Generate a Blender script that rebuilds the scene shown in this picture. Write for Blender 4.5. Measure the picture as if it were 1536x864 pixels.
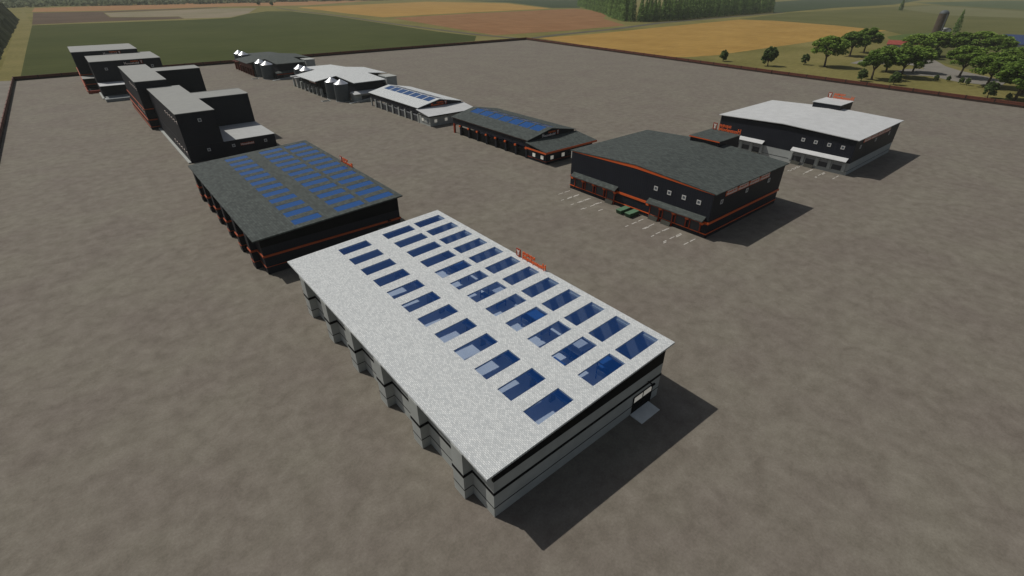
import bpy, bmesh, math, random
import numpy as np
from mathutils import Vector, Matrix

for o in list(bpy.data.objects):
    bpy.data.objects.remove(o)
S = bpy.context.scene
C = S.collection
R = math.radians
random.seed(4)

# ------------------------------------------------------------------ camera, sky, sun, exposure
cam = bpy.data.cameras.new('camera')
cam.sensor_width = 36.0
cam.lens = 726.4 / 1536 * 36.0
cam.clip_start, cam.clip_end = 0.5, 20000
co = bpy.data.objects.new('camera', cam)
co.location = (0, 0, 60)
co.rotation_euler = (R(90 - 31.944), 0, R(-39.849))
C.objects.link(co)
S.camera = co

SUN_EL = 51.2
SUN_DIR = Vector((-0.437, 0.90, 0)).normalized()          # horizontal direction towards the sun
W = bpy.data.worlds.new("World"); S.world = W; W.use_nodes = True
nt = W.node_tree
sky = nt.nodes.new('ShaderNodeTexSky'); sky.sky_type = 'NISHITA'; sky.sun_disc = False
sky.sun_elevation = R(SUN_EL); sky.sun_rotation = math.atan2(SUN_DIR.x, SUN_DIR.y)
sky.air_density = 1.0; sky.dust_density = 1.6
bgn = nt.nodes['Background']; bgn.inputs[1].default_value = 0.057
hs = nt.nodes.new('ShaderNodeHueSaturation'); hs.inputs['Saturation'].default_value = 0.55
nt.links.new(sky.outputs[0], hs.inputs['Color']); nt.links.new(hs.outputs[0], bgn.inputs[0])
sl = bpy.data.lights.new('sun', 'SUN'); sl.energy = 3.4; sl.angle = R(0.5); sl.color = (1.0, 0.955, 0.885)
so = bpy.data.objects.new('sun', sl); C.objects.link(so)
d = Vector((SUN_DIR.x * math.cos(R(SUN_EL)), SUN_DIR.y * math.cos(R(SUN_EL)), math.sin(R(SUN_EL))))
so.rotation_euler = d.to_track_quat('Z', 'Y').to_euler(); so.location = (0, 0, 300)
S.view_settings.view_transform = 'Standard'; S.view_settings.look = 'None'
S.view_settings.exposure = -0.22; S.view_settings.gamma = 1.0
S.render.engine = 'CYCLES'
S.cycles.max_bounces = 6; S.cycles.transparent_max_bounces = 12; S.cycles.volume_bounces = 0
S.cycles.use_denoising = True

# ------------------------------------------------------------------ materials
MATS = {}
def mat(name, col, rough=0.8, var=0.12, scale=0.4, detail=4, metal=0.0, bump=0.0, spec=0.3, fine=0.0):
    if name in MATS: return MATS[name]
    m = bpy.data.materials.new(name); m.use_nodes = True
    n = m.node_tree.nodes; l = m.node_tree.links
    b = n['Principled BSDF']
    b.inputs['Roughness'].default_value = rough; b.inputs['Metallic'].default_value = metal
    b.inputs['Specular IOR Level'].default_value = spec
    tc = n.new('ShaderNodeTexCoord')
    no = n.new('ShaderNodeTexNoise'); no.inputs['Scale'].default_value = scale; no.inputs['Detail'].default_value = detail
    l.new(tc.outputs['Object'], no.inputs['Vector'])
    mr = n.new('ShaderNodeMapRange'); mr.inputs[1].default_value = 0.3; mr.inputs[2].default_value = 0.7
    mr.inputs[3].default_value = 1 - var; mr.inputs[4].default_value = 1 + var
    l.new(no.outputs[0], mr.inputs[0])
    out = mr.outputs[0]
    if fine:
        n2 = n.new('ShaderNodeTexNoise'); n2.inputs['Scale'].default_value = scale * 9; n2.inputs['Detail'].default_value = 3
        l.new(tc.outputs['Object'], n2.inputs['Vector'])
        m2 = n.new('ShaderNodeMapRange'); m2.inputs[1].default_value = 0.3; m2.inputs[2].default_value = 0.7
        m2.inputs[3].default_value = 1 - fine; m2.inputs[4].default_value = 1 + fine
        l.new(n2.outputs[0], m2.inputs[0])
        mu = n.new('ShaderNodeMath'); mu.operation = 'MULTIPLY'
        l.new(out, mu.inputs[0]); l.new(m2.outputs[0], mu.inputs[1]); out = mu.outputs[0]
    vm = n.new('ShaderNodeVectorMath'); vm.operation = 'SCALE'; vm.inputs[0].default_value = col
    l.new(out, vm.inputs['Scale'])
    l.new(vm.outputs[0], b.inputs['Base Color'])
    if bump:
        bp = n.new('ShaderNodeBump'); bp.inputs['Strength'].default_value = bump; bp.inputs['Distance'].default_value = 0.1
        l.new(no.outputs[0], bp.inputs['Height']); l.new(bp.outputs[0], b.inputs['Normal'])
    MATS[name] = m
    return m

def shingle(name, c1, c2, mortar, w=0.9, h=0.45, rough=0.85, blot=0.18):
    m = bpy.data.materials.new(name); m.use_nodes = True
    n = m.node_tree.nodes; l = m.node_tree.links; b = n['Principled BSDF']
    b.inputs['Roughness'].default_value = rough; b.inputs['Specular IOR Level'].default_value = 0.25
    tc = n.new('ShaderNodeTexCoord')
    sp = n.new('ShaderNodeMapping'); sp.inputs['Rotation'].default_value = (0, 0, R(90))
    l.new(tc.outputs['Object'], sp.inputs[0])
    br = n.new('ShaderNodeTexBrick')
    br.inputs['Color1'].default_value = (*c1, 1); br.inputs['Color2'].default_value = (*c2, 1); br.inputs['Mortar'].default_value = (*mortar, 1)
    br.inputs['Scale'].default_value = 1.0; br.inputs['Mortar Size'].default_value = 0.035
    br.inputs['Brick Width'].default_value = w; br.inputs['Row Height'].default_value = h; br.inputs['Bias'].default_value = 0.0
    l.new(sp.outputs[0], br.inputs['Vector'])
    no = n.new('ShaderNodeTexNoise'); no.inputs['Scale'].default_value = 0.9; no.inputs['Detail'].default_value = 6
    l.new(tc.outputs['Object'], no.inputs['Vector'])
    mr = n.new('ShaderNodeMapRange'); mr.inputs[1].default_value = 0.3; mr.inputs[2].default_value = 0.7
    mr.inputs[3].default_value = 1 - blot; mr.inputs[4].default_value = 1 + blot * .8
    l.new(no.outputs[0], mr.inputs[0])
    vm = n.new('ShaderNodeVectorMath'); vm.operation = 'SCALE'
    l.new(br.outputs[0], vm.inputs[0]); l.new(mr.outputs[0], vm.inputs['Scale'])
    l.new(vm.outputs[0], b.inputs['Base Color'])
    MATS[name] = m
    return m

def cladding(name, col, period=0.6, var=0.08, rough=0.55):
    """sheet cladding: faint vertical seams and a little dirt"""
    m = mat(name, col, rough, var, 0.25, 5, spec=0.18)
    n = m.node_tree.nodes; l = m.node_tree.links; b = n['Principled BSDF']
    tc = n.new('ShaderNodeTexCoord'); wv = n.new('ShaderNodeTexWave'); wv.bands_direction = 'DIAGONAL'
    mp = n.new('ShaderNodeMapping'); mp.inputs['Scale'].default_value = (1, 1, 0)
    l.new(tc.outputs['Object'], mp.inputs[0]); l.new(mp.outputs[0], wv.inputs[0])
    wv.inputs['Scale'].default_value = 0.5 / period
    bp = n.new('ShaderNodeBump'); bp.inputs['Strength'].default_value = 0.25; bp.inputs['Distance'].default_value = 0.05
    l.new(wv.outputs[1], bp.inputs['Height']); l.new(bp.outputs[0], b.inputs['Normal'])
    return m

def glass(name, tint, diff, mixd=0.35, rough=0.05):
    m = bpy.data.materials.new(name); m.use_nodes = True
    n = m.node_tree.nodes; l = m.node_tree.links
    n.remove(n['Principled BSDF'])
    tr = n.new('ShaderNodeBsdfTransparent'); tr.inputs[0].default_value = (*tint, 1)
    di = n.new('ShaderNodeBsdfDiffuse'); di.inputs[0].default_value = (*diff, 1)
    gl = n.new('ShaderNodeBsdfGlossy'); gl.inputs['Roughness'].default_value = rough
    m1 = n.new('ShaderNodeMixShader'); m1.inputs[0].default_value = mixd
    l.new(tr.outputs[0], m1.inputs[1]); l.new(di.outputs[0], m1.inputs[2])
    fr = n.new('ShaderNodeFresnel'); fr.inputs[0].default_value = 1.33
    ge = n.new('ShaderNodeNewGeometry'); iv = n.new('ShaderNodeMath'); iv.operation = 'SUBTRACT'; iv.inputs[0].default_value = 1.0
    l.new(ge.outputs['Backfacing'], iv.inputs[1])
    mm = n.new('ShaderNodeMath'); mm.operation = 'MULTIPLY'; l.new(fr.outputs[0], mm.inputs[0]); l.new(iv.outputs[0], mm.inputs[1])
    m2 = n.new('ShaderNodeMixShader'); l.new(mm.outputs[0], m2.inputs[0])
    l.new(m1.outputs[0], m2.inputs[1]); l.new(gl.outputs[0], m2.inputs[2])
    l.new(m2.outputs[0], n['Material Output'].inputs[0])
    MATS[name] = m
    return m

def yard_material():
    m = bpy.data.materials.new('yard_surface'); m.use_nodes = True
    n = m.node_tree.nodes; l = m.node_tree.links; b = n['Principled BSDF']
    b.inputs['Roughness'].default_value = 0.92; b.inputs['Specular IOR Level'].default_value = 0.2
    tc = n.new('ShaderNodeTexCoord')
    def noise(sc, det, rough=0.55, dist=0.0):
        t = n.new('ShaderNodeTexNoise'); t.inputs['Scale'].default_value = sc; t.inputs['Detail'].default_value = det
        t.inputs['Roughness'].default_value = rough; t.inputs['Distortion'].default_value = dist
        l.new(tc.outputs['Object'], t.inputs['Vector']); return t
    a = noise(0.30, 9, 0.68, 0.2); c = noise(0.05, 4); f = noise(3.0, 6, 0.75)
    cr = n.new('ShaderNodeValToRGB'); l.new(a.outputs[0], cr.inputs[0])
    cr.color_ramp.elements[0].position = 0.33; cr.color_ramp.elements[0].color = (0.142, 0.126, 0.104, 1)
    cr.color_ramp.elements[1].position = 0.68; cr.color_ramp.elements[1].color = (0.206, 0.187, 0.158, 1)
    cg = n.new('ShaderNodeMix'); cg.data_type = 'RGBA'; cg.blend_type = 'MULTIPLY'
    cr2 = n.new('ShaderNodeValToRGB'); l.new(c.outputs[0], cr2.inputs[0])
    cr2.color_ramp.elements[0].position = 0.35; cr2.color_ramp.elements[0].color = (0.93, 0.90, 0.90, 1)
    cr2.color_ramp.elements[1].position = 0.65; cr2.color_ramp.elements[1].color = (1.03, 1.04, 1.0, 1)
    cg.inputs[0].default_value = 1.0
    l.new(cr.outputs[0], cg.inputs[6]); l.new(cr2.outputs[0], cg.inputs[7])
    mr = n.new('ShaderNodeMapRange'); mr.inputs[1].default_value = 0.3; mr.inputs[2].default_value = 0.7
    mr.inputs[3].default_value = 0.84; mr.inputs[4].default_value = 1.16
    l.new(f.outputs[0], mr.inputs[0])
    vm = n.new('ShaderNodeVectorMath'); vm.operation = 'SCALE'
    l.new(cg.outputs[2], vm.inputs[0]); l.new(mr.outputs[0], vm.inputs['Scale'])
    l.new(vm.outputs[0], b.inputs['Base Color'])
    return m

def field_material(name, c1, c2, scale=0.02, rows=None, fine=0.35):
    m = bpy.data.materials.new(name); m.use_nodes = True
    n = m.node_tree.nodes; l = m.node_tree.links; b = n['Principled BSDF']
    b.inputs['Roughness'].default_value = 1.0; b.inputs['Specular IOR Level'].default_value = 0.05
    tc = n.new('ShaderNodeTexCoord')
    no = n.new('ShaderNodeTexNoise'); no.inputs['Scale'].default_value = scale; no.inputs['Detail'].default_value = 8
    no.inputs['Roughness'].default_value = 0.6
    l.new(tc.outputs['Object'], no.inputs['Vector'])
    cr = n.new('ShaderNodeValToRGB'); l.new(no.outputs[0], cr.inputs[0])
    cr.color_ramp.elements[0].position = 0.35; cr.color_ramp.elements[0].color = (*c1, 1)
    cr.color_ramp.elements[1].position = 0.66; cr.color_ramp.elements[1].color = (*c2, 1)
    n2 = n.new('ShaderNodeTexNoise'); n2.inputs['Scale'].default_value = fine; n2.inputs['Detail'].default_value = 4
    mp = n.new('ShaderNodeMapping'); mp.inputs['Scale'].default_value = (1, 0.12, 1) if rows == 'y' else ((0.12, 1, 1) if rows == 'x' else (1, 1, 1))
    l.new(tc.outputs['Object'], mp.inputs[0]); l.new(mp.outputs[0], n2.inputs['Vector'])
    mr = n.new('ShaderNodeMapRange'); mr.inputs[1].default_value = 0.3; mr.inputs[2].default_value = 0.7
    mr.inputs[3].default_value = 0.85; mr.inputs[4].default_value = 1.15
    l.new(n2.outputs[0], mr.inputs[0])
    vm = n.new('ShaderNodeVectorMath'); vm.operation = 'SCALE'
    l.new(cr.outputs[0], vm.inputs[0]); l.new(mr.outputs[0], vm.inputs['Scale'])
    l.new(vm.outputs[0], b.inputs['Base Color'])
    return m

def leaf_material(name, c1, c2, scale=0.35, trans=0.3):
    m = bpy.data.materials.new(name); m.use_nodes = True
    n = m.node_tree.nodes; l = m.node_tree.links; b = n['Principled BSDF']
    b.inputs['Roughness'].default_value = 0.75; b.inputs['Specular IOR Level'].default_value = 0.15
    tc = n.new('ShaderNodeTexCoord'); oi = n.new('ShaderNodeObjectInfo')
    no = n.new('ShaderNodeTexNoise'); no.inputs['Scale'].default_value = scale; no.inputs['Detail'].default_value = 3
    l.new(tc.outputs['Object'], no.inputs['Vector'])
    ad = n.new('ShaderNodeMath'); ad.operation = 'MULTIPLY_ADD'; ad.inputs[1].default_value = 0.18; 
    l.new(oi.outputs['Random'], ad.inputs[0]); l.new(no.outputs[0], ad.inputs[2])
    cr = n.new('ShaderNodeValToRGB'); l.new(ad.outputs[0], cr.inputs[0])
    cr.color_ramp.elements[0].position = 0.4; cr.color_ramp.elements[0].color = (*c1, 1)
    cr.color_ramp.elements[1].position = 0.78; cr.color_ramp.elements[1].color = (*c2, 1)
    l.new(cr.outputs[0], b.inputs['Base Color'])
    tl = n.new('ShaderNodeBsdfTranslucent'); l.new(cr.outputs[0], tl.inputs[0])
    mx = n.new('ShaderNodeMixShader'); mx.inputs[0].default_value = trans
    l.new(b.outputs[0], mx.inputs[1]); l.new(tl.outputs[0], mx.inputs[2])
    l.new(mx.outputs[0], n['Material Output'].inputs[0])
    return m

M_white_roof = shingle('white_shingle', (0.69, 0.71, 0.705), (0.48, 0.505, 0.515), (0.40, 0.42, 0.42), 0.46, 0.23, 0.85, 0.05)
M_dark_roof = shingle('dark_shingle', (0.080, 0.094, 0.087), (0.046, 0.054, 0.051), (0.036, 0.042, 0.040), 1.2, 0.6, 0.85, 0.10)
M_white_sheet = mat('white_roof_sheet', (0.52, 0.53, 0.53), 0.6, 0.06, 0.3, 4, fine=0.05)
M_grey_sheet = mat('pale_grey_roof_sheet', (0.265, 0.27, 0.255), 0.7, 0.06, 0.3, 4, fine=0.05)
M_pale_wall = mat('pale_concrete_wall', (0.36, 0.375, 0.355), 0.85, 0.08, 0.5, 5)
M_grey_wall = mat('grey_concrete_wall', (0.33, 0.35, 0.34), 0.85, 0.08, 0.5, 5)
M_dark_wall = cladding('black_cladding', (0.0128, 0.0145, 0.0215))
M_navy_wall = cladding('dark_navy_cladding', (0.012, 0.013, 0.019))
M_black = mat('black_trim', (0.005, 0.005, 0.006), 0.7, 0.05, spec=0.1)
M_orange = mat('orange_paint', (0.62, 0.105, 0.022), 0.45, 0.06, 0.8)
M_red_frame = mat('dark_red_paint', (0.30, 0.040, 0.015), 0.5, 0.08, 0.8)
M_sign_white = mat('sign_white', (0.82, 0.72, 0.66), 0.5, 0.03)
M_sign_orange = mat('sign_orange_letters', (0.72, 0.13, 0.03), 0.45, 0.03)
M_white = mat('white_paint', (0.75, 0.74, 0.72), 0.5, 0.04)
M_floor = mat('concrete_floor', (0.74, 0.73, 0.72), 0.6, 0.08, 0.15, 5, spec=0.4)
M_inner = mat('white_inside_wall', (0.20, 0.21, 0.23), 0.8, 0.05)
M_shut = mat('dark_roller_door', (0.045, 0.048, 0.055), 0.5, 0.08, 0.6)
M_shut_pale = mat('grey_roller_door_panel', (0.24, 0.25, 0.26), 0.5, 0.06, 0.6)
M_ramp_dark = mat('olive_dock_ramp', (0.055, 0.055, 0.045), 0.8, 0.1)
M_steel = mat('galvanised_steel', (0.22, 0.235, 0.24), 0.55, 0.1, 0.4, 3, metal=0.25)
M_silo = mat('dull_silo_sheet', (0.085, 0.098, 0.105), 0.6, 0.12, 0.4, 3, spec=0.3)
M_post_red = mat('dull_red_steel', (0.13, 0.026, 0.015), 0.6, 0.1, 0.6)
M_orange_dull = mat('dull_orange_trim', (0.36, 0.066, 0.018), 0.55, 0.1, 0.8)
M_cone = mat('bright_metal_cone', (0.72, 0.73, 0.74), 0.28, 0.05, 0.5, 3, metal=0.85)
M_green = mat('green_container_paint', (0.035, 0.10, 0.050), 0.5, 0.15, 1.5, 4)
M_green_lid = mat('pale_green_container_lid', (0.10, 0.19, 0.115), 0.5, 0.15, 1.5, 4)
M_fence = mat('brown_red_fence_boards', (0.125, 0.038, 0.022), 0.7, 0.2, 0.8, 5)
M_fence_dark = mat('dark_fence_boards', (0.030, 0.016, 0.012), 0.7, 0.2, 0.8, 5)
M_machine_blue = mat('blue_machine_paint', (0.03, 0.10, 0.28), 0.4, 0.08)
M_machine_grey = mat('pale_machine_panels', (0.55, 0.56, 0.58), 0.4, 0.05)
M_glass = glass('blue_roof_glass', (0.91, 0.955, 1.0), (0.0, 0.085, 0.38), 0.13)
M_glass_dark = glass('blue_roof_glass_opaque', (0.10, 0.22, 0.55), (0.022, 0.115, 0.36), 0.62, 0.12)  # less see-through, with more diffuse blue
M_pane = mat('window_pane', (0.10, 0.12, 0.14), 0.12, 0.1, spec=0.6)
M_glow_pane = mat('pane_with_added_glow', (0.55, 0.54, 0.48), 0.2, 0.1, spec=0.6)
_b = M_glow_pane.node_tree.nodes['Principled BSDF']; _b.inputs['Emission Color'].default_value = (1.0, 0.95, 0.84, 1); _b.inputs['Emission Strength'].default_value = 0.2  # glow added to the panes in place of a sunlit interior behind glass
M_bark = mat('tree_bark', (0.075, 0.055, 0.040), 0.95, 0.25, 1.2, 5)
M_leaf = leaf_material('broad_leaves', (0.088, 0.155, 0.028), (0.245, 0.350, 0.064))
M_leaf_dull = leaf_material('dull_leaves', (0.080, 0.125, 0.040), (0.165, 0.230, 0.072))
M_needle = leaf_material('conifer_needles', (0.120, 0.200, 0.060), (0.250, 0.370, 0.110), 0.15, 0.68)
M_needle_far = leaf_material('far_wood_leaves', (0.15, 0.18, 0.10), (0.22, 0.25, 0.14), 0.02, 0.4)
M_road = mat('gravel_drive', (0.19, 0.175, 0.15), 0.95, 0.12, 0.08, 5)
M_mark = mat('worn_white_line', (0.50, 0.48, 0.44), 0.9, 0.25, 1.5, 5)

# ------------------------------------------------------------------ mesh helpers
ORG = {}
def tag(o, label=None, cat=None, group=None, kind=None):
    if label: o['label'] = label
    if cat: o['category'] = cat
    if group: o['group'] = group
    if kind: o['kind'] = kind
    return o
def thing(name, loc, label, cat, group=None):
    o = bpy.data.objects.new(name, None); C.objects.link(o); o.location = loc; o.empty_display_size = 2
    ORG[o] = Vector(loc)
    return tag(o, label, cat, group)

class MB:
    """collects faces in world coordinates, then links them as one mesh object"""
    def __init__(s): s.v = []; s.f = []
    def face(s, pts):
        i = len(s.v); s.v += [tuple(p) for p in pts]; s.f.append(list(range(i, i + len(pts)))); return s
    def box(s, x0, x1, y0, y1, z0, z1):
        return s.hexa([(x0, y0, z0), (x1, y0, z0), (x1, y1, z0), (x0, y1, z0), (x0, y0, z1), (x1, y0, z1), (x1, y1, z1), (x0, y1, z1)])
    def hexa(s, p):
        i = len(s.v); s.v += [tuple(q) for q in p]
        for f in ((3, 2, 1, 0), (4, 5, 6, 7), (0, 1, 5, 4), (1, 2, 6, 5), (2, 3, 7, 6), (3, 0, 4, 7)):
            s.f.append([i + k for k in f])
        return s
    def prism(s, poly, z0, z1):
        """vertical prism over an xy polygon (counter-clockwise); z0/z1 numbers or functions of x,y"""
        n = len(poly); i = len(s.v)
        f0 = z0 if callable(z0) else (lambda x, y: z0)
        f1 = z1 if callable(z1) else (lambda x, y: z1)
        s.v += [(x, y, f0(x, y)) for x, y in poly] + [(x, y, f1(x, y)) for x, y in poly]
        s.f.append([i + k for k in range(n)][::-1]); s.f.append([i + n + k for k in range(n)])
        for k in range(n): s.f.append([i + k, i + (k + 1) % n, i + n + (k + 1) % n, i + n + k])
        return s
    def extr(s, prof, axis, a, b):
        """profile extruded along x or y; prof is a list of (u, z)"""
        n = len(prof); i = len(s.v)
        for t in (a, b):
            s.v += [((t, u, z) if axis == 'x' else (u, t, z)) for u, z in prof]
        s.f.append([i + k for k in range(n)][::-1]); s.f.append([i + n + k for k in range(n)])
        for k in range(n): s.f.append([i + k, i + (k + 1) % n, i + n + (k + 1) % n, i + n + k])
        return s
    def cyl(s, x, y, z0, z1, r0, r1=None, n=24):
        r1 = r0 if r1 is None else r1
        i = len(s.v)
        for z, r in ((z0, r0), (z1, r1)):
            s.v += [(x + r * math.cos(2 * math.pi * k / n), y + r * math.sin(2 * math.pi * k / n), z) for k in range(n)]
        s.f.append([i + k for k in range(n)][::-1]); s.f.append([i + n + k for k in range(n)])
        for k in range(n): s.f.append([i + k, i + (k + 1) % n, i + n + (k + 1) % n, i + n + k])
        return s
    def tube(s, p, q, r0, r1, n=7):
        p, q = Vector(p), Vector(q); dd = (q - p).normalized()
        a = dd.orthogonal().normalized(); b = dd.cross(a); i = len(s.v)
        for c_, r in ((p, r0), (q, r1)):
            for k in range(n):
                t = 2 * math.pi * k / n
                s.v.append(tuple(c_ + a * (r * math.cos(t)) + b * (r * math.sin(t))))
        s.f.append([i + k for k in range(n)][::-1]); s.f.append([i + n + k for k in range(n)])
        for k in range(n): s.f.append([i + k, i + (k + 1) % n, i + n + (k + 1) % n, i + n + k])
        return s
    def mesh(s, name, m, org=Vector((0, 0, 0)), fix=True):
        me = bpy.data.meshes.new(name)
        me.from_pydata([(x - org.x, y - org.y, z - org.z) for x, y, z in s.v], [], s.f)
        me.materials.append(m)
        if fix and len(s.f) < 20000:
            bm = bmesh.new(); bm.from_mesh(me); bmesh.ops.recalc_face_normals(bm, faces=bm.faces); bm.to_mesh(me); bm.free()
        return me
    def build(s, name, m, parent=None, fix=True):
        org = ORG[parent] if parent else Vector((0, 0, 0))
        o = bpy.data.objects.new(name, s.mesh(name, m, org, fix)); C.objects.link(o)
        if parent: o.parent = parent
        ORG[o] = org
        return o

def structure(name, mb, m):
    o = mb.build(name, m); o['kind'] = 'structure'; return o

def grid_slab(xs, ys, holes, zf, th):
    """roof slab with rectangular holes cut clean through; holes = set of (i, j) grid cells"""
    b = MB(); nx, ny = len(xs) - 1, len(ys) - 1
    solid = lambda i, j: 0 <= i < nx and 0 <= j < ny and (i, j) not in holes
    P = lambda x, y, t: (x, y, zf(x, y) - (0 if t else th))
    for i in range(nx):
        for j in range(ny):
            if not solid(i, j): continue
            x0, x1, y0, y1 = xs[i], xs[i + 1], ys[j], ys[j + 1]
            b.face([P(x0, y0, 1), P(x1, y0, 1), P(x1, y1, 1), P(x0, y1, 1)])
            b.face([P(x0, y1, 0), P(x1, y1, 0), P(x1, y0, 0), P(x0, y0, 0)])
            if not solid(i - 1, j): b.face([P(x0, y0, 0), P(x0, y0, 1), P(x0, y1, 1), P(x0, y1, 0)])
            if not solid(i + 1, j): b.face([P(x1, y1, 0), P(x1, y1, 1), P(x1, y0, 1), P(x1, y0, 0)])
            if not solid(i, j - 1): b.face([P(x1, y0, 0), P(x1, y0, 1), P(x0, y0, 1), P(x0, y0, 0)])
            if not solid(i, j + 1): b.face([P(x0, y1, 0), P(x0, y1, 1), P(x1, y1, 1), P(x1, y1, 0)])
    return b

def text_mesh(body, size, depth):
    cu = bpy.data.curves.new('lettering', 'FONT'); cu.body = body; cu.size = size; cu.extrude = depth
    cu.resolution_u = 2; cu.offset = 0.022
    o = bpy.data.objects.new('lettering', cu); C.objects.link(o)
    bpy.context.view_layer.update()
    dg = bpy.context.evaluated_depsgraph_get()
    me = bpy.data.meshes.new_from_object(o.evaluated_get(dg))
    bpy.data.objects.remove(o); bpy.data.curves.remove(cu)
    v = [tuple(p.co) for p in me.vertices]; f = [list(p.vertices) for p in me.polygons]
    bpy.data.meshes.remove(me)
    return v, f

def add_text(mb, body, origin, ex, ez, width, height, depth):
    """lettering fitted into width x height; ex = reading direction, ez = up"""
    v, f = text_mesh(body, 1.0, 0.5)
    a = np.array(v); mn, mx = a[:, :2].min(0), a[:, :2].max(0)
    ex, ez = Vector(ex), Vector(ez); nrm = ex.cross(ez)
    o = Vector(origin); i = len(mb.v)
    for x, y, z in v:
        p = o + ex * ((x - mn[0]) / (mx[0] - mn[0]) * width) + ez * ((y - mn[1]) / (mx[1] - mn[1]) * height) + nrm * (z * 2 * depth * 0.5)
        mb.v.append(tuple(p))
    mb.f += [[i + k for k in q] for q in f]

def pbox(mb, origin, ex, ez, u0, u1, w0, w1, t0, t1):
    """box in the plane of a sign: u along reading direction, w up, t out of the plane"""
    ex, ez = Vector(ex), Vector(ez); n = ex.cross(ez); o = Vector(origin)
    P = lambda u, w, t: tuple(o + ex * u + ez * w + n * t)
    mb.hexa([P(u0, w0, t0), P(u1, w0, t0), P(u1, w0, t1), P(u0, w0, t1), P(u0, w1, t0), P(u1, w1, t0), P(u1, w1, t1), P(u0, w1, t1)])

def logo(parent, origin, ex, ez, length, height, letters, dep=0.08, feet=False):
    """name sign: capital and small letters with a second line above, and a round-cornered emblem at the end"""
    sg = MB()
    add_text(sg, 'H', origin, ex, ez, length * 0.10, height * 0.72, dep)
    o2 = Vector(origin) + Vector(ex) * (length * 0.115)
    add_text(sg, 'ousehold', o2, ex, ez, length * 0.66, height * 0.50, dep)
    o3 = Vector(origin) + Vector(ex) * (length * 0.36) + Vector(ez) * (height * 0.56)
    s2 = MB(); add_text(s2, 'FARMING', o3, ex, ez, length * 0.42, height * 0.40, dep)
    if feet:
        for k in (0.04, 0.2, 0.4, 0.6, 0.76, 0.9):
            pbox(sg, origin, ex, ez, length * k - 0.05, length * k + 0.05, -0.35, 0.1, -0.25, -0.15)
    s = sg.build('sign', letters, parent); s2.build('second_line', M_sign_orange, s)
    em = MB(); u0, u1 = length * 0.855, length; w0, w1 = 0.0, height
    t = (u1 - u0) * 0.18
    for a in ((u0, u1, w0, w0 + t), (u0, u1, w1 - t, w1), (u0, u0 + t, w0 + t, w1 - t), (u1 - t, u1, w0 + t, w1 - t)):
        pbox(em, origin, ex, ez, *a, -dep * 0.5, dep * 0.5)
    em.build('emblem_frame', M_red_frame, s)
    ew = MB(); cx = (u0 + u1) / 2; g = (u1 - u0) * 0.11
    pbox(ew, origin, ex, ez, cx - g, cx + g, w0 + t, w0 + (w1 - w0) * 0.55, -dep * 0.7, dep * 0.7)
    for sgn in (-1, 1):
        ex_, ez_ = Vector(ex), Vector(ez); n_ = ex_.cross(ez_); oo = Vector(origin)
        P = lambda u, w, tt: tuple(oo + ex_ * u + ez_ * w + n_ * tt)
        ub = cx + sgn * (u1 - u0) * 0.24; wt = w1 - t * 1.15; wb = w0 + (w1 - w0) * 0.5
        ew.hexa([P(cx - g, wb, -dep * .65), P(cx + g, wb, -dep * .65), P(cx + g, wb, dep * .65), P(cx - g, wb, dep * .65),
                 P(ub - g, wt, -dep * .65), P(ub + g, wt, -dep * .65), P(ub + g, wt, dep * .65), P(ub - g, wt, dep * .65)])
    ew.build('emblem', M_sign_white, s)
    return s

def square_window(parent, face, a, z, pos, size=1.25):
    """framed square window; face 'x-' = wall whose outside looks to -x at x=pos, 'y-' the same for y"""
    h = size / 2; f = MB(); t = 0.24
    def bx(b, a0, a1, z0, z1, o0, o1):
        if face == 'x-': b.box(pos - o1, pos - o0, a0, a1, z0, z1)
        else: b.box(a0, a1, pos - o1, pos - o0, z0, z1)
    for q in ((a - h, a + h, z - h, z - h + t), (a - h, a + h, z + h - t, z + h), (a - h, a - h + t, z - h + t, z + h - t), (a + h - t, a + h, z - h + t, z + h - t)):
        bx(f, *q, -0.02, 0.12)
    w = f.build('window', mat('window_frame_paint', (0.52, 0.52, 0.51), 0.6, 0.06), parent)
    p = MB(); bx(p, a - h + t, a + h - t, z - h + t, z + h - t, -0.02, 0.05)
    p.build('pane', M_pane, w)

# ------------------------------------------------------------------ ground, yard, fields
g = MB()
g.face([(-9000, -9000, 0), (9000, -9000, 0), (9000, 12000, 0), (-9000, 12000, 0)])
structure('ground', g, field_material('meadow_grass', (0.135, 0.125, 0.040), (0.195, 0.170, 0.062), 0.012, None, 0.25))
y = MB()
y.face([(-36, -80, 0.02), (408, -80, 0.02), (415, 35, 0.02), (430, 190, 0.02), (470, 535, 0.02), (-36, 535, 0.02)])
structure('yard', y, yard_material())
y = MB()
y.face([(-160, -80, 0.012), (-36.2, -80, 0.012), (-36.2, 541, 0.012), (-160, 541, 0.012)])
structure('yard', y, MATS['gravel_drive'])

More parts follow.
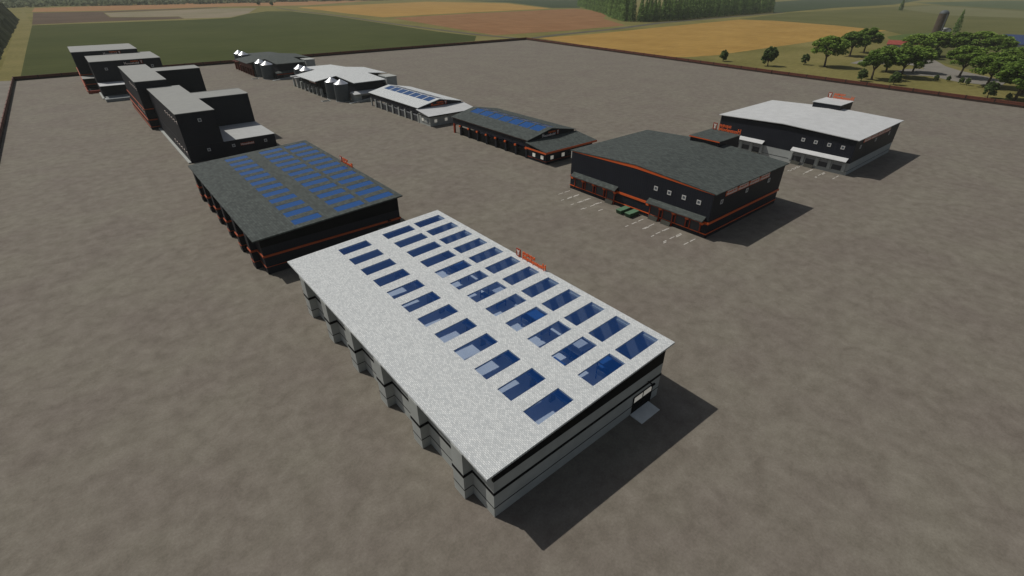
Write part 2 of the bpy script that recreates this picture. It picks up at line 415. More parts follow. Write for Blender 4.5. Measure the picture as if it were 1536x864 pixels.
FIELDS = {
  'green_field': [(-33.0, 560.0), (-32.0, 791.0), (-29.0, 1314.0), (81.0, 1319.0), (217.0, 1318.0), (306.0, 1341.0), (386.0, 1510.0), (472.0, 1637.0), (525.0, 1592.0), (516.0, 1276.0), (478.0, 937.0), (454.0, 717.0), (455.0, 624.0), (410.0, 566.0), (260.0, 552.0), (119.0, 551.0), (41.0, 555.0)],
  'plough_field': [(-29.0, 1337.0), (-29.0, 1950.0), (121.0, 1929.0), (438.0, 2056.0), (429.0, 1989.0), (114.0, 1831.0), (105.0, 1544.0), (163.0, 1496.0), (230.0, 1477.0), (223.0, 1377.0), (85.0, 1370.0)],
  'stubble_field': [(115.0, 1806.0), (425.0, 1956.0), (523.0, 1910.0), (399.0, 1545.0), (313.0, 1370.0), (224.0, 1376.0), (232.0, 1493.0), (165.0, 1512.0), (108.0, 1560.0)],
  'clay_strip': [(-32.0, 2004.0), (-27.0, 2369.0), (513.0, 2687.0), (884.0, 2811.0), (1230.0, 2522.0), (739.0, 2061.0), (461.0, 2116.0), (133.0, 1976.0)],
  'wheat_far': [(644.0, 1884.0), (852.0, 1967.0), (1336.0, 2203.0), (1456.0, 1778.0), (1212.0, 1264.0), (855.0, 1213.0), (579.0, 1148.0), (595.0, 1382.0)],
  'clay_field': [(582.0, 1111.0), (823.0, 1168.0), (1270.0, 1216.0), (1188.0, 1039.0), (1059.0, 904.0), (921.0, 794.0), (791.0, 629.0), (622.0, 610.0), (482.0, 616.0), (525.0, 829.0)],
  'wheat_near': [(502.0, 544.0), (624.0, 542.0), (819.0, 562.0), (1111.0, 587.0), (1133.0, 524.0), (1078.0, 389.0), (1012.0, 285.0), (946.0, 289.0), (700.0, 284.0), (510.0, 285.0), (472.0, 295.0), (456.0, 315.0), (471.0, 407.0)],
  'dark_meadow': [(1552.0, 2253.0), (1861.0, 2167.0), (2095.0, 1972.0), (1322.0, 1243.0), (1253.0, 1300.0), (1526.0, 1842.0)],
  'dark_slope': [(1444.0, 673.0), (2487.0, 1172.0), (4476.0, 1501.0), (3826.0, 926.0), (2478.0, 708.0), (1949.0, 720.0)],
  'pale_meadow': [(2101.0, 593.0), (2504.0, 588.0), (2098.0, 279.0), (1966.0, 66.0), (1493.0, 43.0), (1655.0, 215.0), (1665.0, 357.0)],
  'grass_band': [(2848.0, 738.0), (3559.0, 578.0), (3876.0, 156.0), (2059.0, 70.0), (2217.0, 296.0), (2541.0, 557.0)],
  'lush_patch': [(889.0, 248.0), (962.0, 244.0), (1046.0, 222.0), (858.0, 186.0), (798.0, 213.0)],
}
FM = {
  'green_field': field_material('young_green_crop', (0.052, 0.064, 0.020), (0.068, 0.078, 0.026), 0.006, 'x', 0.2),
  'plough_field': field_material('ploughed_earth', (0.085, 0.062, 0.044), (0.115, 0.082, 0.058), 0.01, 'x', 0.2),
  'stubble_field': field_material('pale_stubble', (0.20, 0.18, 0.115), (0.25, 0.21, 0.15), 0.008),
  'clay_strip': field_material('clay_soil', (0.27, 0.145, 0.070), (0.32, 0.18, 0.085), 0.01),
  'wheat_far': field_material('ripe_wheat', (0.31, 0.185, 0.055), (0.36, 0.225, 0.068), 0.01, 'x', 0.2),
  'clay_field': field_material('red_clay_soil', (0.215, 0.112, 0.053), (0.255, 0.140, 0.068), 0.02, 'y', 0.2),
  'wheat_near': field_material('golden_wheat', (0.295, 0.180, 0.050), (0.350, 0.220, 0.064), 0.015, 'x', 0.3),
  'dark_meadow': field_material('dark_meadow_grass', (0.040, 0.058, 0.030), (0.050, 0.070, 0.036), 0.01),
  'pale_meadow': field_material('pale_meadow_grass', (0.130, 0.130, 0.062), (0.150, 0.150, 0.075), 0.006),
  'grass_band': field_material('far_meadow_grass', (0.065, 0.088, 0.040), (0.080, 0.100, 0.048), 0.006),
  'lush_patch': field_material('lush_grass', (0.070, 0.105, 0.030), (0.090, 0.120, 0.038), 0.02),
}
FM['dark_slope'] = FM['dark_meadow']
for k, (nm, poly) in enumerate(FIELDS.items()):
    fb = MB(); fb.face([(x, yy, 0.02 + 0.006 * k) for x, yy in poly]); structure('field', fb, FM[nm])
olive = MB(); olive.face([(505, 30, .012), (1100, 20, .012), (2100, 40, .012), (2600, 620, .012), (1500, 660, .012), (1140, 600, .012), (1080, 380, .012), (1000, 280, .012), (900, 215, .012), (700, 190, .012)])
structure('field', olive, field_material('olive_meadow', (0.092, 0.096, 0.034), (0.120, 0.118, 0.045), 0.01))
margin = MB(); margin.face([(-36, 537, .014), (455, 537, .014), (462, 640, .014), (482, 937, .014), (521, 1276, .014), (535, 1592, .014), (478, 1660, .014), (380, 1540, .014), (-29, 1335, .014), (-53, 2191, .014), (-51, 1484, .014), (-46, 541, .014)])
structure('grass_margin', margin, field_material('dry_margin_grass', (0.16, 0.145, 0.055), (0.20, 0.175, 0.07), 0.02))
dr = MB()
dr.face([(548, 174, .11), (597, 177, .11), (632, 161, .11), (700, 160, .11), (700, 146, .11), (663, 146, .11), (626, 127, .11), (590, 112, .11), (569, 98, .11), (546, 76, .11), (525, 60, .11), (496, 60, .11), (498, 84, .11), (515, 105, .11), (506, 118, .11), (522, 132, .11), (545, 129, .11), (560, 120, .11), (572, 126, .11), (581, 147, .11), (547, 157, .11)][::-1])
structure('gravel_drive', dr, M_road)
tk = MB()
tk.face([(475, 548, .12), (560, 572, .12), (700, 590, .12), (900, 640, .12), (1130, 655, .12), (1500, 680, .12), (1500, 668, .12), (1130, 640, .12), (900, 622, .12), (700, 574, .12), (560, 557, .12), (476, 539, .12)][::-1])
tk.face([(471, 545, .12), (463, 640, .12), (484, 937, .12), (524, 1276, .12), (545, 1640, .12), (575, 1900, .12), (585, 1900, .12), (556, 1640, .12), (535, 1276, .12), (495, 937, .12), (474, 640, .12), (481, 550, .12)])
structure('track', tk, mat('dark_track', (0.085, 0.078, 0.055), 1.0, 0.2, 0.05))

# ------------------------------------------------------------------ boundary fence
def fence(label, pts, h=2.9, step=14.0):
    p0 = pts[0]
    r = thing('boundary_fence', (p0[0], p0[1], 0), label, 'fence', 'fences round the yard')
    up, lo, posts = MB(), MB(), []
    for (ax, ay), (bx_, by) in zip(pts, pts[1:]):
        dx, dy = bx_ - ax, by - ay; L = math.hypot(dx, dy); ux, uy = dx / L, dy / L; nx, ny = -uy, ux
        def slab(b, w, z0, z1):
            b.prism([(ax + nx * w, ay + ny * w), (ax - nx * w, ay - ny * w), (bx_ - nx * w, by - ny * w), (bx_ + nx * w, by + ny * w)], z0, z1)
        slab(lo, .16, 0.0, h * .36); slab(up, .20, h * .42, h * .70); slab(up, .20, h * .76, h); slab(lo, .10, h * .34, h * .98)
        n = max(1, round(L / step))
        for k in range(n + 1): posts.append((ax + dx * k / n, ay + dy * k / n))
    up.build('board', M_fence, r); lo.build('panel', M_fence_dark, r)
    for x, yy in posts[:90]:
        MB().box(x - .28, x + .28, yy - .28, yy + .28, 0, h + .15).build('post', M_fence_dark, r)
fence('long brown-red board fence between the yard and the green crop field', [(-36, 535), (470, 535)])
fence('brown-red board fence along the golden field and the trees on the right', [(470.6, 534.4), (430, 190), (415, 35), (408, -60)])
fence('short stretch of dark fence running down the left edge of the yard', [(-36, 534), (-36, 150)])

# ------------------------------------------------------------------ halls with roof lights
def hall(ox, oy, sx, sy, light, label):
    X = lambda v: ox + (v - 22.9) * sx
    Y = lambda v: oy + (v - 31.05) * sy
    x0, x1, y0, y1 = 22.9, 58.4, 31.05, 100.8
    wallm, roofm = (M_pale_wall, M_white_roof) if light else (M_dark_wall, M_dark_roof)
    bandm = M_black if light else M_orange_dull
    r = thing('assembly_hall', (X((x0 + x1) / 2), Y((y0 + y1) / 2), 0), label, 'hall', 'low halls with roof lights')
    rx0, rx1 = 21.5, 59.7
    zf = lambda xx, yy: 9.6 + (xx - X(rx0)) / (X(rx1) - X(rx0)) * 1.65
    # walls (0.4 thick), gable above 7.3 set in black
    w = MB(); T = .4; zt = 7.25
    w.box(X(x0), X(x0) + T, Y(y0) + T, Y(y1) - T, 0, 9.25)
    w.box(X(x1) - T, X(x1), Y(y0) + T, Y(y1) - T, 0, 10.75)
    w.box(X(x0), X(x1), Y(y0), Y(y0) + T, 0, zt)
    w.box(X(x0), X(x1), Y(y1) - T, Y(y1), 0, zt)
    wall = w.build('wall', wallm, r)
    for yy in (y0, y1):
        gb = MB()
        a = Y(yy) + (0 if yy == y0 else -T); b_ = a + T
        gb.prism([(X(x0), a), (X(x1), a), (X(x1), b_), (X(x0), b_)], zt + .003, lambda xx, q: zf(xx, q) - .36)
        gb.build('gable_band', M_black, wall)
    e = .03
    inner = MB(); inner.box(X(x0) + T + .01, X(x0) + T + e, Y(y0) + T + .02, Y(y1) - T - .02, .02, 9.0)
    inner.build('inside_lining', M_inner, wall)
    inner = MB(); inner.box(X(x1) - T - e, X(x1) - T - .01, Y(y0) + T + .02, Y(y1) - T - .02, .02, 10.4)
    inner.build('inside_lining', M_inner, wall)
    MB().box(X(x0) + T + .05, X(x1) - T - .05, Y(y0) + T + .02, Y(y1) - T - .02, 0.03, .1).build('floor', M_floor, r)
    # bands round the outside
    pr_ = .07 if light else .2
    hi, lo = MB(), MB()
    for bd, z0, z1, p in ((hi, 4.6, 5.1, pr_), (lo, 1.9, 2.02, pr_ * .6)):
        bd.box(X(x0) - p, X(x1) + p, Y(y0) - p, Y(y0) - .003, z0, z1)
        bd.box(X(x1) + .003, X(x1) + p, Y(y0), Y(y1), z0, z1)
        bd.box(X(x0) - p, X(x1) + p, Y(y1) + .003, Y(y1) + p, z0, z1)
    piers = [35.75 + 11.17 * k for k in range(6)]
    edges = [y0] + [v for pq in piers for v in (pq, pq + 2.55)] + [y1]
    for a, b_ in zip(edges[0::2], edges[1::2]):
        gap = 0 if a == y0 else 1.9
        if a != y0 and b_ != y1: pass
        hi.box(X(x0) - pr_, X(x0) - .003, Y(a) + (gap if a != y0 else 0), Y(b_) - .01 if b_ != y1 else Y(b_), 4.6, 5.1)
        lo.box(X(x0) - pr_ * .6, X(x0) - .003, Y(a) + .01, Y(b_) - .01, 1.9, 2.02)
    hi.build('band', bandm, wall); lo.build('band', bandm, wall)
    for pq in piers:
        p = MB(); px = 21.45
        p.prism([(X(px), Y(pq)), (X(x0) - .003, Y(pq)), (X(x0) - .003, Y(pq + 2.55)), (X(px), Y(pq + 2.55))], 0, lambda xx, q: zf(xx, q) - .37)
        po = p.build('pier', wallm, r)
        for z0, z1, pp in ((4.6, 5.1, pr_), (1.9, 2.02, pr_ * .6)):
            q = MB()
            q.box(X(px) - pp, X(px) - .003, Y(pq) - pp, Y(pq + 2.55) + pp, z0, z1)
            q.box(X(px), X(x0) - pr_ - .01, Y(pq) - pp, Y(pq) - .003, z0, z1)
            q.box(X(px), X(x0) - pr_ - .01, Y(pq + 2.55) + .003, Y(pq + 2.55) + pp, z0, z1)
            q.build('band', bandm, po)
    # roof with 36 cut-outs
    cols = [(31.8, 38.6), (42.6, 49.9), (51.1, 58.3)]
    ph = 3.15; p0 = 32.6; pitch = (95.55 - 32.6) / 11
    xs = [X(rx0)] + [X(v) for c in cols for v in c] + [X(rx1)]
    ys = [Y(30.5)] + [Y(p0 + pitch * k + t) for k in range(12) for t in (0, ph)] + [Y(101.4)]
    holes = {(1 + 2 * i, 1 + 2 * k) for i in range(3) for k in range(12)}
    roof = grid_slab(xs, ys, holes, zf, .34).build('roof', roofm, r)
    for i in range(3):
        for k in range(12):
            a0, a1 = X(cols[i][0]) + .02, X(cols[i][1]) - .02
            b0, b1 = Y(p0 + pitch * k) + .02, Y(p0 + pitch * k + ph) - .02
            s = MB().prism([(a0, b0), (a1, b0), (a1, b1), (a0, b1)], lambda xx, q: zf(xx, q) - .11, lambda xx, q: zf(xx, q) - .03)
            s.build('roof_light', M_glass if light else M_glass_dark, r)
    # roof trusses under the roof
    tr = MB()
    for k in range(1, 12, 2):
        yy = Y(p0 + pitch * k - .75)
        tr.prism([(X(x0) + T + .06, yy - .12), (X(x1) - T - .06, yy - .12), (X(x1) - T - .06, yy + .12), (X(x0) + T + .06, yy + .12)], lambda xx, q: zf(xx, q) - .95, lambda xx, q: zf(xx, q) - .36)
    tr.build('truss', M_grey_wall if light else M_steel, roof)
    # double door with slab and lamp
    dx0, dx1 = X(51.6), X(56.2)
    fr = MB(); f0 = Y(y0)
    fr.box(dx0 - .25, dx1 + .25, f0 - .12, f0 - .075 if light else f0 - .075, 3.65, 3.9)
    for a in (dx0 - .25, dx1): fr.box(a, a + .25, f0 - .12, f0 - .003, .05, 3.65)
    fr.box((dx0 + dx1) / 2 - .1, (dx0 + dx1) / 2 + .1, f0 - .12, f0 - .003, .05, 3.65)
    door = fr.build('door', M_black, r)
    mid = (dx0 + dx1) / 2
    for a, b_ in ((dx0, mid - .1), (mid + .1, dx1)):
        MB().box(a + .01, b_ - .01, f0 - .09, f0 - .003, .08, 2.45).build('leaf', M_black if light else M_shut, door)
        MB().box(a + .01, b_ - .01, f0 - .09, f0 - .003, 2.46, 3.63).build('pane', M_glow_pane if light else M_pane, door)
    lamp = MB(); lx = (dx0 + dx1) / 2 + .9
    lamp.box(lx - .1, lx + .1, f0 - .9, f0 - .01, 4.85 + .4, 4.85 + .52); lamp.box(lx - .45, lx + .45, f0 - 1.15, f0 - .85, 5.15, 5.4)
    lamp.build('lamp', M_black, r)
    MB().hexa([(dx0 - .5, f0 - 2.5, 0), (dx1 - .3, f0 - 2.5, 0), (dx1 - .3, f0 - .13, 0), (dx0 - .5, f0 - .13, 0),
               (dx0 - .5, f0 - 2.5, .12), (dx1 - .3, f0 - 2.5, .12), (dx1 - .3, f0 - .13, .28), (dx0 - .5, f0 - .13, .28)]).build('door_slab', mat('pale_door_slab', (0.58, 0.60, 0.58), 0.85, 0.08, 0.6) if light else M_grey_wall, r)
    sx0 = X(rx1) - .35
    logo(r, (sx0, Y(60.6), zf(X(rx1), 0) + .12), (0, 1, 0), (0, 0, 1), 9.0 * sy, 1.65, M_sign_orange, .22, feet=True)
    return r

hall(22.9, 31.05, 1.0, 1.0, True, 'large front hall with a white shingle roof and three rows of dark blue roof lights')
hall(19.9, 116.75, 1.030, 1.037, False, 'black hall with orange bands and dark shingle roof full of blue roof lights')

# machines standing on the floor of the front hall, seen through its roof lights
def machine(x, yy, l, wd, h, blue, label):
    r = thing('production_machine', (x, yy, .1), label, 'machine', 'machines inside the front hall')
    body = MB().box(x - wd / 2, x + wd / 2, yy - l / 2, yy + l / 2, .35, h * .62)
    body.box(x - wd / 2 + .2, x + wd / 2 - .2, yy - l / 2 + .2, yy + l * .15, h * .62 + .003, h)
    body.build('body', M_machine_blue if blue else M_machine_grey, r)
    hp = MB().cyl(x, yy + l * .3, h * .62 + .003, h * .95, wd * .15, wd * .32, 12); hp.build('hopper', M_steel, r)
    ft = MB()
    for sx_ in (-1, 1):
        for sy_ in (-1, 1): ft.box(x + sx_ * (wd / 2 - .25) - .12, x + sx_ * (wd / 2 - .25) + .12, yy + sy_ * (l / 2 - .3) - .12, yy + sy_ * (l / 2 - .3) + .12, .1, .35)
    ft.build('foot', M_black, r)
    pn = MB().box(x - wd / 2 - .08, x - wd / 2 - .003, yy - l * .2, yy + l * .1, 1.0, 1.9); pn.build('control_panel', M_white, r)
for a in ((47, 39.5, 3.0, 3.0, 3.6, True, 'blue machine under the glass at the near end of the front hall, left row'),
          (48.5, 46.5, 4.5, 2.4, 3.0, True, 'long blue machine behind the nearest one inside the front hall'),
          (48, 55.5, 4.0, 2.6, 2.6, False, 'pale machine inside the front hall, third from its near end'),
          (48, 65.5, 5.0, 2.4, 3.0, True, 'blue machine under the middle of the left row of roof lights'),
          (48, 77.0, 4.0, 2.4, 2.6, False, 'pale machine inside the front hall, second from its far end'),
          (48, 88.0, 4.0, 2.4, 3.0, True, 'blue machine under the far end of the left row of roof lights')):
    machine(*a)

r = thing('conveyor', (43.6, 66, .1), 'long blue conveyor running the length of the front hall under its left roof lights', 'conveyor')
MB().box(42.9, 44.3, 36, 96, 2.5, 3.0).build('belt_bed', M_machine_blue, r)
for xx in (42.7, 44.35): MB().box(xx, xx + .15, 36, 96, 2.9, 3.4).build('side_rail', M_machine_blue, r)
for k in range(13): MB().box(43.0, 44.2, 36.5 + k * 4.9, 36.9 + k * 4.9, .1, 2.497).build('leg', M_steel, r)
for k, yy in enumerate((37.5, 47, 58, 72, 86)):
    r = thing('storage_rack', (54.6, yy, .1), ('storage rack inside the front hall, %s its near end' % ('closest to', 'second from', 'third from', 'fourth from', 'furthest from')[k]), 'rack', 'racks inside the front hall')
    fr_ = MB()
    for a in (53.4, 55.8):
        for b_ in (yy - 3, yy, yy + 3): fr_.box(a - .08, a + .08, b_ - .08, b_ + .08, .1, 4.2)
    fr_.build('frame', M_machine_blue, r)
    for z in (1.2, 2.6, 4.0): MB().box(53.3, 55.9, yy - 3.1, yy + 3.1, z, z + .12).build('shelf', M_machine_grey if (k + int(z)) % 2 else M_machine_blue, r)

# ------------------------------------------------------------------ big logistics halls with docks
def logistics(x0, y0, xl, yl, light, pent, label):
    x1, y1 = x0 + xl, y0 + yl; ym = (y0 + y1) / 2; zw, zr = 13.0, (14.0 if light else 14.5)
    roofm = M_white_sheet if light else M_dark_roof
    r = thing('logistics_hall', ((x0 + x1) / 2, ym, 0), label, 'warehouse', 'flat gabled warehouses with loading docks')
    zs = lambda yy: zw + (zr - zw) * (1 - abs(yy - ym) / (yl / 2))
    zp = 4.45
    w = MB()
    fz = .95
    w.extr([(y0, zp), (y1, zp), (y1, zw - .2), (ym, zr - fz), (y0, zw - .2)], 'x', x0, x1)
    wall = w.build('wall', M_dark_wall if light else M_dark_wall, r)
    b = MB(); b.box(x0 + .05, x1 - .05, y0 + .05, y1 - .05, 0, zp - .003)
    base = b.build('plinth_wall', M_grey_wall if light else M_dark_wall, r)
    ga = MB().extr([(y0 + .02, zw - .197), (ym, zr - fz + .003), (y1 - .02, zw - .197), (y1 - .02, zw - .06), (ym, zr - .06), (y0 + .02, zw - .06)], 'x', x0 - .06, x1)
    ga.build('gable', M_black if light else M_orange, r)  # on the white-roofed one, black paints in the shadow below the roof edge
    ov = .75
    rf = MB().extr([(y0 - ov, zw - .05), (ym, zr), (y1 + ov, zw - .05), (y1 + ov, zw + .2), (ym, zr + .25), (y0 - ov, zw + .2)], 'x', x0 - ov * (1.1 if light else .2), x1 + ov)
    roof = rf.build('roof', roofm, r)
    tm = MB()
    if not light:
        tm.box(x0 - .22, x0 - .003, y0 - .22, y1, 4.2, 4.85); tm.box(x0, x1 + .2, y0 - .22, y0 - .003, 4.2, 4.85)
        tm.build('band', M_orange, wall); tm = MB()
        tm.box(x0 - .12, x0 + .045, y0 - .12, y1, 1.15, 1.4); tm.box(x0 + .05, x1 + .12, y0 - .12, y0 + .045, 1.15, 1.4)
        tm.build('band', M_orange, wall)
    else:
        tm.box(x0 - .03, x0 + .047, y0 - .03, y1, 1.5, 1.58); tm.box(x0 + .05, x1, y0 - .03, y0 + .047, 1.5, 1.58)
        tm.build('band', M_black, wall)
    # docks: two groups of four doors under sloping canopies
    R_ = [(2.1, 5.1), (6.7, 9.8), (11.1, 14.2), (15.6, 18.7)]
    L_ = [(yl - b_ + .6, yl - a_ + .6) for a_, b_ in ((3.1, 6.5), (7.9, 11.2), (12.6, 15.8), (17.2, 20.2))][::-1]
    if light:
        R_ = [(2.0, 5.4), (7.0, 10.2), (11.6, 15.0), (16.7, 19.9)]
    for grp, ramps in ((R_, (2, 3)), (L_, (0,))):
        for k, (a, b_) in enumerate(grp):
            ya, yb = y0 + a, y0 + b_
            zb = .05 if k in ramps else 1.35
            fm = MB(); xf = x0 - .30
            for q in ((ya - .28, ya, zb, 4.15), (yb, yb + .28, zb, 4.15), (ya - .28, yb + .28, 4.15, 4.15 + .25)):
                fm.box(xf, x0 + .04, *q)
            dk = fm.build('dock_door', M_grey_wall if light else M_red_frame, r)
            MB().box(x0 - .08, x0 + .045, ya + .003, yb - .003, max(zb, 1.3), 3.2).build('shutter', M_shut, dk)
            MB().box(x0 - .10, x0 + .045, ya + .003, yb - .003, 3.203, 4.147).build('top_panel', M_shut_pale if light else M_shut, dk)
            if k in ramps:
                MB().hexa([(x0 - .9, ya, .02), (x0 + .04, ya, .02), (x0 + .04, yb, .02), (x0 - .9, yb, .02),
                           (x0 - .5, ya, 1.2), (x0 + .04, ya, 1.25), (x0 + .04, yb, 1.25), (x0 - .5, yb, 1.2)]).build('dock_ramp', M_ramp_dark, dk)
        a, b_ = grp[0][0] - 1.2, grp[-1][1] + 1.0
        cn = MB().extr([(x0 - .003, 6.0), (x0 - 1.75, 5.05), (x0 - 1.75, 5.25), (x0 - .003, 6.25)], 'y', y0 + a, y0 + b_)
        can = cn.build('canopy', M_white_sheet if light else M_dark_roof, r)
        for k in range(len(grp) + 1):
            bk = MB()
            yy = y0 + (grp[k][0] - .75 if k < len(grp) else grp[-1][1] + .7)
            if light: bk.box(x0 - .5, x0 + .04, yy - .45, yy + .45, 1.35, 4.44)
            else: bk.box(x0 - 1.1, x0 - .225, yy - .5, yy + .5, 4.1, 4.75)
            bk.build('bracket', M_grey_wall if light else M_orange, can)
    # windows
    for wy in (3.9, 8.6, 13.4, 18.0): square_window(r, 'x-', y0 + wy, 9.6, x0)
    for wx in (4.9, 18.7, 32.0): square_window(r, 'y-', x0 + wx * xl / 41.3, 9.75, y0)
    # long sign on the end wall: four framed name plates
    for k in range(4):
        a = x0 + (6.4 + 6.35 * k) * xl / 41.3; L = 5.7 * xl / 41.3
        bk = MB().box(a - .15, a + L + .15, y0 - .12, y0 - .003, 10.95, 12.8).build('sign_plate', M_orange, r)
        sg = MB()
        add_text(sg, 'Household', (a + .1, y0 - .2, 11.2), (1, 0, 0), (0, 0, 1), L - .2, .72, .12)
        add_text(sg, 'FARMING', (a + .4, y0 - .2, 12.05), (1, 0, 0), (0, 0, 1), L - .8, .58, .12)
        sg.build('lettering', M_sign_white, bk)
    # entrance tower that rises through the back edge of the roof
    px0, px1, py0, py1, pz = pent
    pw = MB().box(px0, px1, py0, py1, 0, pz - .05).build('entrance_tower', M_dark_wall, r)
    MB().box(px0 - .35, px1 + .35, py0 - .35, py1 + .35, pz - .047, pz + .18).build('tower_roof', roofm, pw)
    if not light:
        MB().box(px0 - .45, px0 - .353, py0 - .3, py1 + .3, pz - .2, pz + .1).build('tower_trim', M_orange, pw)
    ls = MB()
    logo(r, (px1 - .2, py0 + .0, pz + .3), (0, 1, 0), (0, 0, 1), (py1 - py0) * .97, 2.2, M_sign_orange, .25, feet=True)
    # bay markings on the ground
    mk = MB(); z = .045
    ys_ = []
    for grp in (R_, L_):
        for a, b_ in grp: ys_ += [y0 + a - .55, y0 + b_ + .55]
    rnd = random.Random(9)
    for i, yy in enumerate(ys_):
        j = rnd.uniform(-.6, .6)
        for (p, q) in ((x0 - 4.6 + j, x0 - 2.0 + j), (x0 - 7.6 + j, x0 - 5.4 + j), (x0 - 10.6 + j, x0 - 9.2 + j)):
            if rnd.random() < (.68 if not light else .8): mk.face([(p, yy - .14, z), (q, yy - .14, z), (q, yy + .14, z), (p, yy + .14, z)])
    structure('road_marking', mk, M_mark)
    return r

logistics(119.67, 59.4, 41.2, 52.4, False, (156.5, 170.0, 80.2, 91.0, 16.1), 'black warehouse with orange bands, green-grey roof and loading docks')
logistics(207.7, 55.1, 46.6, 53.0, True, (249.8, 264.0, 77.4, 88.6, 16.1), 'dark warehouse with a plain white roof and grey plinth, furthest to the right')

def container(x0, x1, y0, y1, label):
    r = thing('waste_container', ((x0 + x1) / 2, (y0 + y1) / 2, 0), label, 'container', 'green containers at the loading dock')
    b = MB().hexa([(x0 + .35, y0 + .06, .15), (x1, y0 + .06, .15), (x1, y1 - .06, .15), (x0 + .35, y1 - .06, .15), (x0, y0 + .06, 1.25), (x1, y0 + .06, 1.25), (x1, y1 - .06, 1.25), (x0, y1 - .06, 1.25)])
    for k in range(5):
        xx = x0 + .7 + k * (x1 - x0 - 1) / 4
        b.box(xx - .06, xx + .06, y0, y0 + .057, .2, 1.2); b.box(xx - .06, xx + .06, y1 - .057, y1, .2, 1.2)
    b.build('body', M_green, r)
    MB().box(x0 + 1.1, x1 - .1, y0 + .02, y1 - .02, 1.253, 1.36).build('lid', M_green_lid, r)
    MB().box(x0 - .06, x0 + .95, y0 + .02, y1 - .02, 1.253, 1.42).build('press_head', M_green_lid, r)
    sk = MB()
    for yy in (y0 + .25, y1 - .4): sk.box(x0 + .5, x1 - .1, yy, yy + .15, .02, .147)
    sk.build('skid', M_black, r)
container(114.5, 119.2, 85.0, 87.0, 'green waste container against the black warehouse, the one further left')
container(114.5, 119.2, 81.6, 83.6, 'green waste container against the black warehouse, beside the right canopy')

